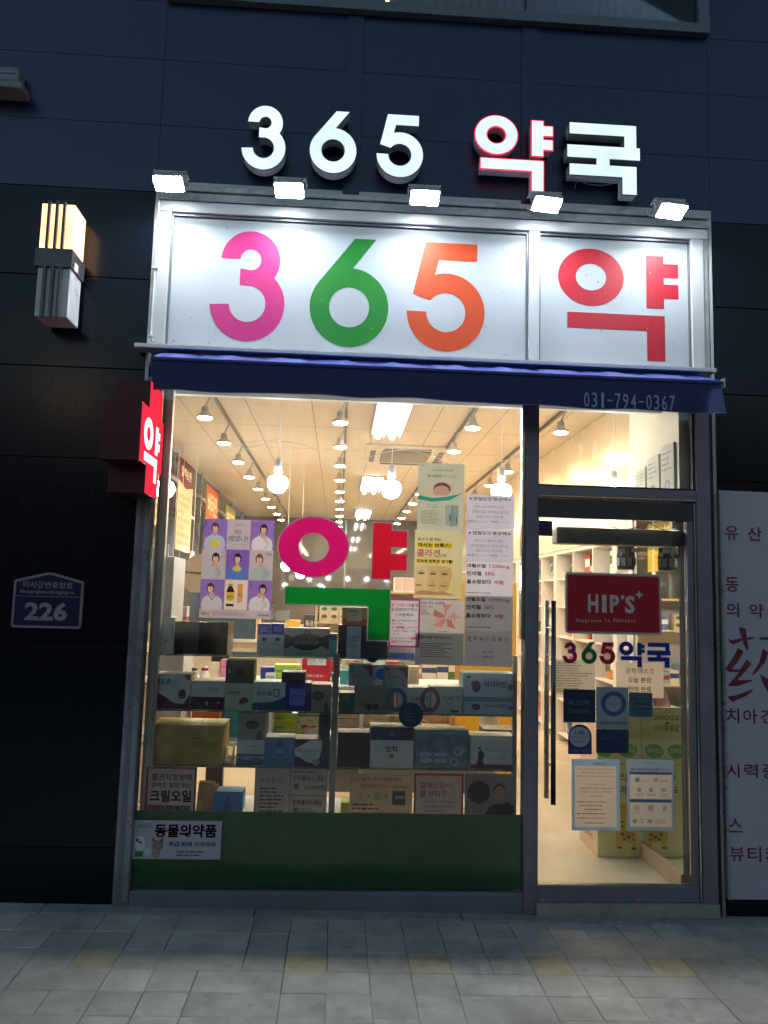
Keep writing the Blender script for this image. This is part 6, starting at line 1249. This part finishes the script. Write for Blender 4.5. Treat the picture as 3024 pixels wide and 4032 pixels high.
# bins and pump bottles, upper gap left
for i, (a, b) in enumerate(((122, 210), (214, 362), (368, 530))): rear(('beige storage bin at the far left of the upper gap', 'beige storage bin under the first pump bottle', 'beige storage bin under the second pump bottle')[i], 'K5', (a, 742, b, 822), None, 'd8c49c', [('r', .06, .94, .1, .8, 'c4a878')], .12, grp='beige storage bins', nm='storage_bin', y=BY+.08)
def bottle(lab, k, u, v0, v1, w, y, hx, lid, spout=True):
    x, z0 = P(*full(k, u, v1), y); z1 = P(*full(k, u, v0), y)[1]; h = z1-z0; r_ = P(*full(k, u+w/2, v1), y)[0]-x
    t = thing('pump_bottle', lab, 'bottle', (x, y, z0), 'pump bottles')
    MB().lathe(x, y, [(0, z0), (r_, z0), (r_*1.02, z0+h*.35), (r_*.75, z0+h*.60), (r_*.62, z0+h*.66), (0, z0+h*.66)], 16).build('body', mat('white_bottle', (.75, .70, .62), .35), t, smooth=True)
    MB().lathe(x, y, [(r_*.66, z0+h*.665), (r_*.70, z0+h*.80), (r_*.6, z0+h*.86), (0, z0+h*.87)], 16).build('collar', card(lid), t, smooth=True)
    MB().lathe(x, y, [(r_*.55, z0+h*.87), (r_*.58, z0+h*.97), (0, z1)], 14).build('pump_head', mat('white_bottle', (.75, .70, .62), .35), t, smooth=True)
    if spout: MB().tube([(x, y, z0+h*.93), (x+r_*1.7, y-.01, z0+h*.92), (x+r_*1.9, y-.01, z0+h*.87)], r_*.12, 8).build('spout', mat('white_bottle', (.75, .70, .62), .35), t, smooth=True)
bottle('white pump bottle with a red collar in the upper gap', 'K5', 752, 745, 905, 120, BY+.02, 'a01828', 'a01828')
bottle('white pump bottle with a black collar in the upper gap', 'K5', 625, 748, 905, 95, BY+.05, 'a', '202428')
bottle('short white pump bottle on the bin, left one', 'K5', 305, 662, 742, 70, BY+.12, 'a', 'd8d0c0'); bottle('short white pump bottle on the bin, right one', 'K5', 462, 664, 744, 75, BY+.12, 'a', 'd8d0c0')
rear('cream carton with red signs behind the short pump bottles', 'K5', (262, 612, 400, 735), None, 'ead0a8', [('p', [(.5, .1), (.85, .3), (.8, .8), (.5, .6)], 'c84a40')], y=BY+.25); rear('white carton with yellow lettering behind the pump bottles', 'K5', (532, 630, 594, 780), None, 'eadfc0', [('r', .2, .8, .6, .95, 'd8b83c'), ('r', .2, .8, .2, .45, 'c84a3a')], y=BY+.22)
rear('pink slim carton at the right end of the upper left gap', 'K5', (948, 670, 1012, 800), None, 'd880a0', [('r', 0, 1, .3, .4, 'b04a78')], y=BY+.2); rear('light wooden panel carton behind the red collared bottle', 'K5', (820, 700, 935, 905), zb1, 'e0c8a0', [('r', .84, .9, .2, .5, '4a3a2a')], .05, y=BY+.2)
# gap 2
o, z_ = rear('green and white baby food carton, far left of the lower gap', 'K1', (272, 922, 385, 1030), zb2, 'e8e4cc', [('r', 0, .2, 0, 1, '8ab83c'), ('r', .85, 1, 0, 1, '8ab83c'), ('o', .5, .6, .2, .2, 'c88a3a', .6)], grp='baby food cartons')
rear('green and white baby food carton, second in the lower gap', 'K1', (390, 922, 500, 1030), zb2, 'e8e4cc', [('r', 0, .2, 0, 1, '8ab83c'), ('o', .5, .6, .2, .2, 'c88a3a', .6)], grp='baby food cartons')
rear('dark small carton low at the left of the lower gap', 'K1', (205, 962, 340, 1022), None, '3a2c22', [], .06, y=BY-.12); rear('flat grey-green lidded tray in the lower gap', 'K1', (360, 985, 490, 1024), None, '6a6a58', [('r', 0, 1, .7, 1, 'c8c4b0')], .06, y=BY-.12)
rear('bright orange carton in the lower gap', 'K1', (530, 936, 752, 1045), None, 'f07838', [('r', .22, .27, .1, .6, 'f8b890')], y=BY-.02)
rear('wide teal carton behind the olive stack, lower gap', 'K1', (785, 935, 1180, 1062), None, '1f93a8', [('r', 0, 1, .68, .70, 'a8d4d8')], .10, y=BY-.02)
o, z_ = rear('flat lime green carton lying in the lower gap', 'K3', (150, 962, 588, 1046), zb2, '96c83c', [('r', 0, 1, .80, 1, 'c8d83c'), ('r', .02, .7, .2, .6, '8cc040')])
o, z_ = clime('lime and yellow carton with a letter C, lower one in the lower gap', (200, 842, 494, 950), z_); clime('lime and yellow carton with a letter C, upper one in the lower gap', (206, 758, 500, 840), z_)
rear('cream Celti carton right of the lime stack', 'K3', (510, 806, 750, 892), None, 'dccfb4', [('t', 'CELL TI', .45, .95, .4, .7, '4a4440', .01), ('e', .06, .2, .04, .12, '3a3a3a')], y=BY+.06); rear('green landscape carton above the cream carton in the lower gap', 'K3', (510, 755, 760, 804), None, 'a8c4b0', [('r', 0, 1, 0, .4, '6a9a3c'), ('e', .3, .7, .04, .2, '2c4a6a')], y=BY+.08)
rear('red and white fruit carton under the cream carton, lower gap', 'K3', (512, 894, 750, 950), None, 'e8e0d8', [('r', .15, .5, .1, .9, 'c83c34'), ('p', [(.5, .1), (.8, .2), (.95, .8), (.6, .7)], 'c86a5a')], y=BY+.05); rear('crumpled clear wrapped pack at the end of the lower gap', 'K3', (596, 952, 750, 1062), None, 'd8d4d0', [('p', [(.1, .3), (.4, .9), (.7, .6), (.9, .2)], 'f0ecec')], y=BY-.02)
zr = zb2
for i, (a, b) in enumerate(((902, 976), (808, 898), (768, 804))): zr = rear(('white carton with a red line, lowest of the stack beside the centre post', 'white carton with a red line, middle of the stack beside the centre post', 'white carton with a red line, top of the stack beside the centre post')[i], 'K3', (968, a, 1214, b), zr, 'e4d8cc', [('r', .02, .92, .74, .86, 'b8402c'), ('b', .03, .93, .08, .70, 'd89a90', .001), ('d', .1, .7, .2, .6, 2, 'a08a88')], grp='white red-lined cartons')[1]
zr = zb2
for i, (a, b) in enumerate(((846, 972), (782, 842))): zr = rear(('cream probiotic carton, lower one, behind the dental carton', 'cream probiotic carton, upper one, behind the dental carton')[i], 'K3', (1296, a, 1546, b), zr, 'ead8b8', [('t', '프로바이오틱스', .12, .66, .2, .5, 'b8906a', .02), ('b', .72, .98, .1, .8, '6a6a5a', .0015), ('r', .1, .25, .6, .8, 'e0a878')], grp='cream probiotic cartons')[1]
cc = RC('K4', 60, 740, 240, 850, BY)
tag(MB().lathe((cc[0]+cc[1])/2, BY+.03, [(0, cc[2]), (.03, cc[2]), (.034, cc[3]), (0, cc[3]+.004)], 16).build('wrapped_jar', mat('pinkish_wrap', (.6, .42, .36), .2), smooth=True), 'pink jar wrapped in clear film behind the round navy sticker', 'jar')
wt = RC('K4', 460, 740, 780, 870, BY+.2)
wtr = thing('wooden_tray', 'light wooden tray compartment with a white loop handle, right of the round sticker', 'tray', ((wt[0]+wt[1])/2, BY+.2, wt[2]))
MB().box(wt[0], wt[1], BY+.2, BY+.4, wt[2], wt[2]+.01).box(wt[1]-.012, wt[1], BY+.2, BY+.4, wt[2]+.0105, wt[3]).build('frame', M_wood, wtr); bx('back', wt[0], wt[1]-.0125, BY+.39, BY+.4, wt[2]+.0105, wt[3], M_wood, wtr)
MB().tube([(wt[0]-.03, BY+.15, wt[3]-.01), (wt[0]+.03, BY+.14, wt[3]-.03), (wt[0]+.06, BY+.14, wt[2]+.02), (wt[0]+.02, BY+.14, wt[2]+.015), (wt[0]-.05, BY+.15, wt[2]+.03)], .004, 8).build('loop_handle', M_white, wtr, smooth=True)
# things on top of a side cabinet, left behind the black carton
_c = RC('K5', 262, 128, 545, 205, 1.0)
sc9 = tag(bx('side_cabinet', _c[0], _c[1], .96, 1.25, FL, _c[2], M_white, None, .003), 'narrow white side cabinet carrying yellow-orange cartons, left behind the window', 'cabinet')
box_on('upper yellow-orange carton left of the dark screen', 'K5', (275, 55, 440, 128), None, 'f2b02c', [], .1, y=1.0, grp='yellow-orange cartons'); box_on('lower yellow-orange carton left of the dark screen', 'K5', (268, 128, 430, 205), _c[2], 'eaa424', [('r', 0, .7, .1, .6, 'd89018')], .1, y=1.0, grp='yellow-orange cartons')
box_on('pale printed carton above the red one, left of the dark screen', 'K5', (445, 22, 542, 148), None, 'cfc4bc', [('d', .1, .9, .2, .9, 6, '8a6a6a')], .08, y=1.01); box_on('crimson carton left of the dark screen', 'K5', (438, 150, 530, 205), _c[2], 'a83038', [], .08, y=1.0)
cpb = RC('KE', 292, 662, 370, 890, .6)
cp_ = tag(poly('clipboard', [rect(*cpb)], FR(.6), card('c8a05a'), None, -.004, 0), 'clipboard with a yellow-edged list hanging at the left edge', 'clipboard')
prints(cp_, (cpb[0]+.003, cpb[1]-.003, cpb[2]+.004, cpb[3]-.008), .6, [('r', 0, 1, 0, 1, 'e8dcb8'), ('r', 0, 1, .76, .84, 'a8a04a'), ('d', .1, .9, .06, .7, 12, '9a8c6a')])
MB().tube([((cpb[0]+cpb[1])/2, .602, cpb[3]), ((cpb[0]+cpb[1])/2, .602, CE)], .0012, 5).build('hanging_cord', M_wire, cp_)
bx('clip', (cpb[0]+cpb[1])/2-.008, (cpb[0]+cpb[1])/2+.008, .594, .5985, cpb[3]-.008, cpb[3]+.004, M_black, cp_)
wp = RC('KE', 178, 340, 250, 470, .8)
wo = tag(bx('white_panel_sign', wp[0], wp[1], .8, .81, ZA, wp[3], card('dcdce4')), 'white upright panel with a blue corner mark behind the slotted upright', 'panel sign'); poly('blue_mark', [rect(wp[0], wp[0]+.016, wp[2]+.004, wp[2]+.028)], FR(.8), card('2a48a0'), wo, .001)
cs = RC('KD', 0, 885, 52, 1040, .5); o = tag(poly('rounded_card_sign', [rrect(*cs, .006, 4)], FR(.5), card('dfe8ea'), None, -.003, 0), 'small white rounded card with blue and orange petals, right of the portrait poster', 'card sign')
prints(o, cs, .5, [('e', .75, .82, .18, .12, 'e8a83c'), ('p', [(.2, .95), (.6, .98), (.6, .8), (.35, .7)], '6ab4d8'), ('t', 'one', .2, .7, .36, .5, '4a7aa0', .02), ('d', .15, .8, .12, .26, 2, '6a8aa0')])
cs = RC('KD', 66, 948, 215, 1052, .8); tag(poly('blank_white_card', [rect(*cs)], FR(.8), card('f2eee4'), None, -.002, 0), 'blank white card hanging in the shop, right of the rounded card sign', 'card')
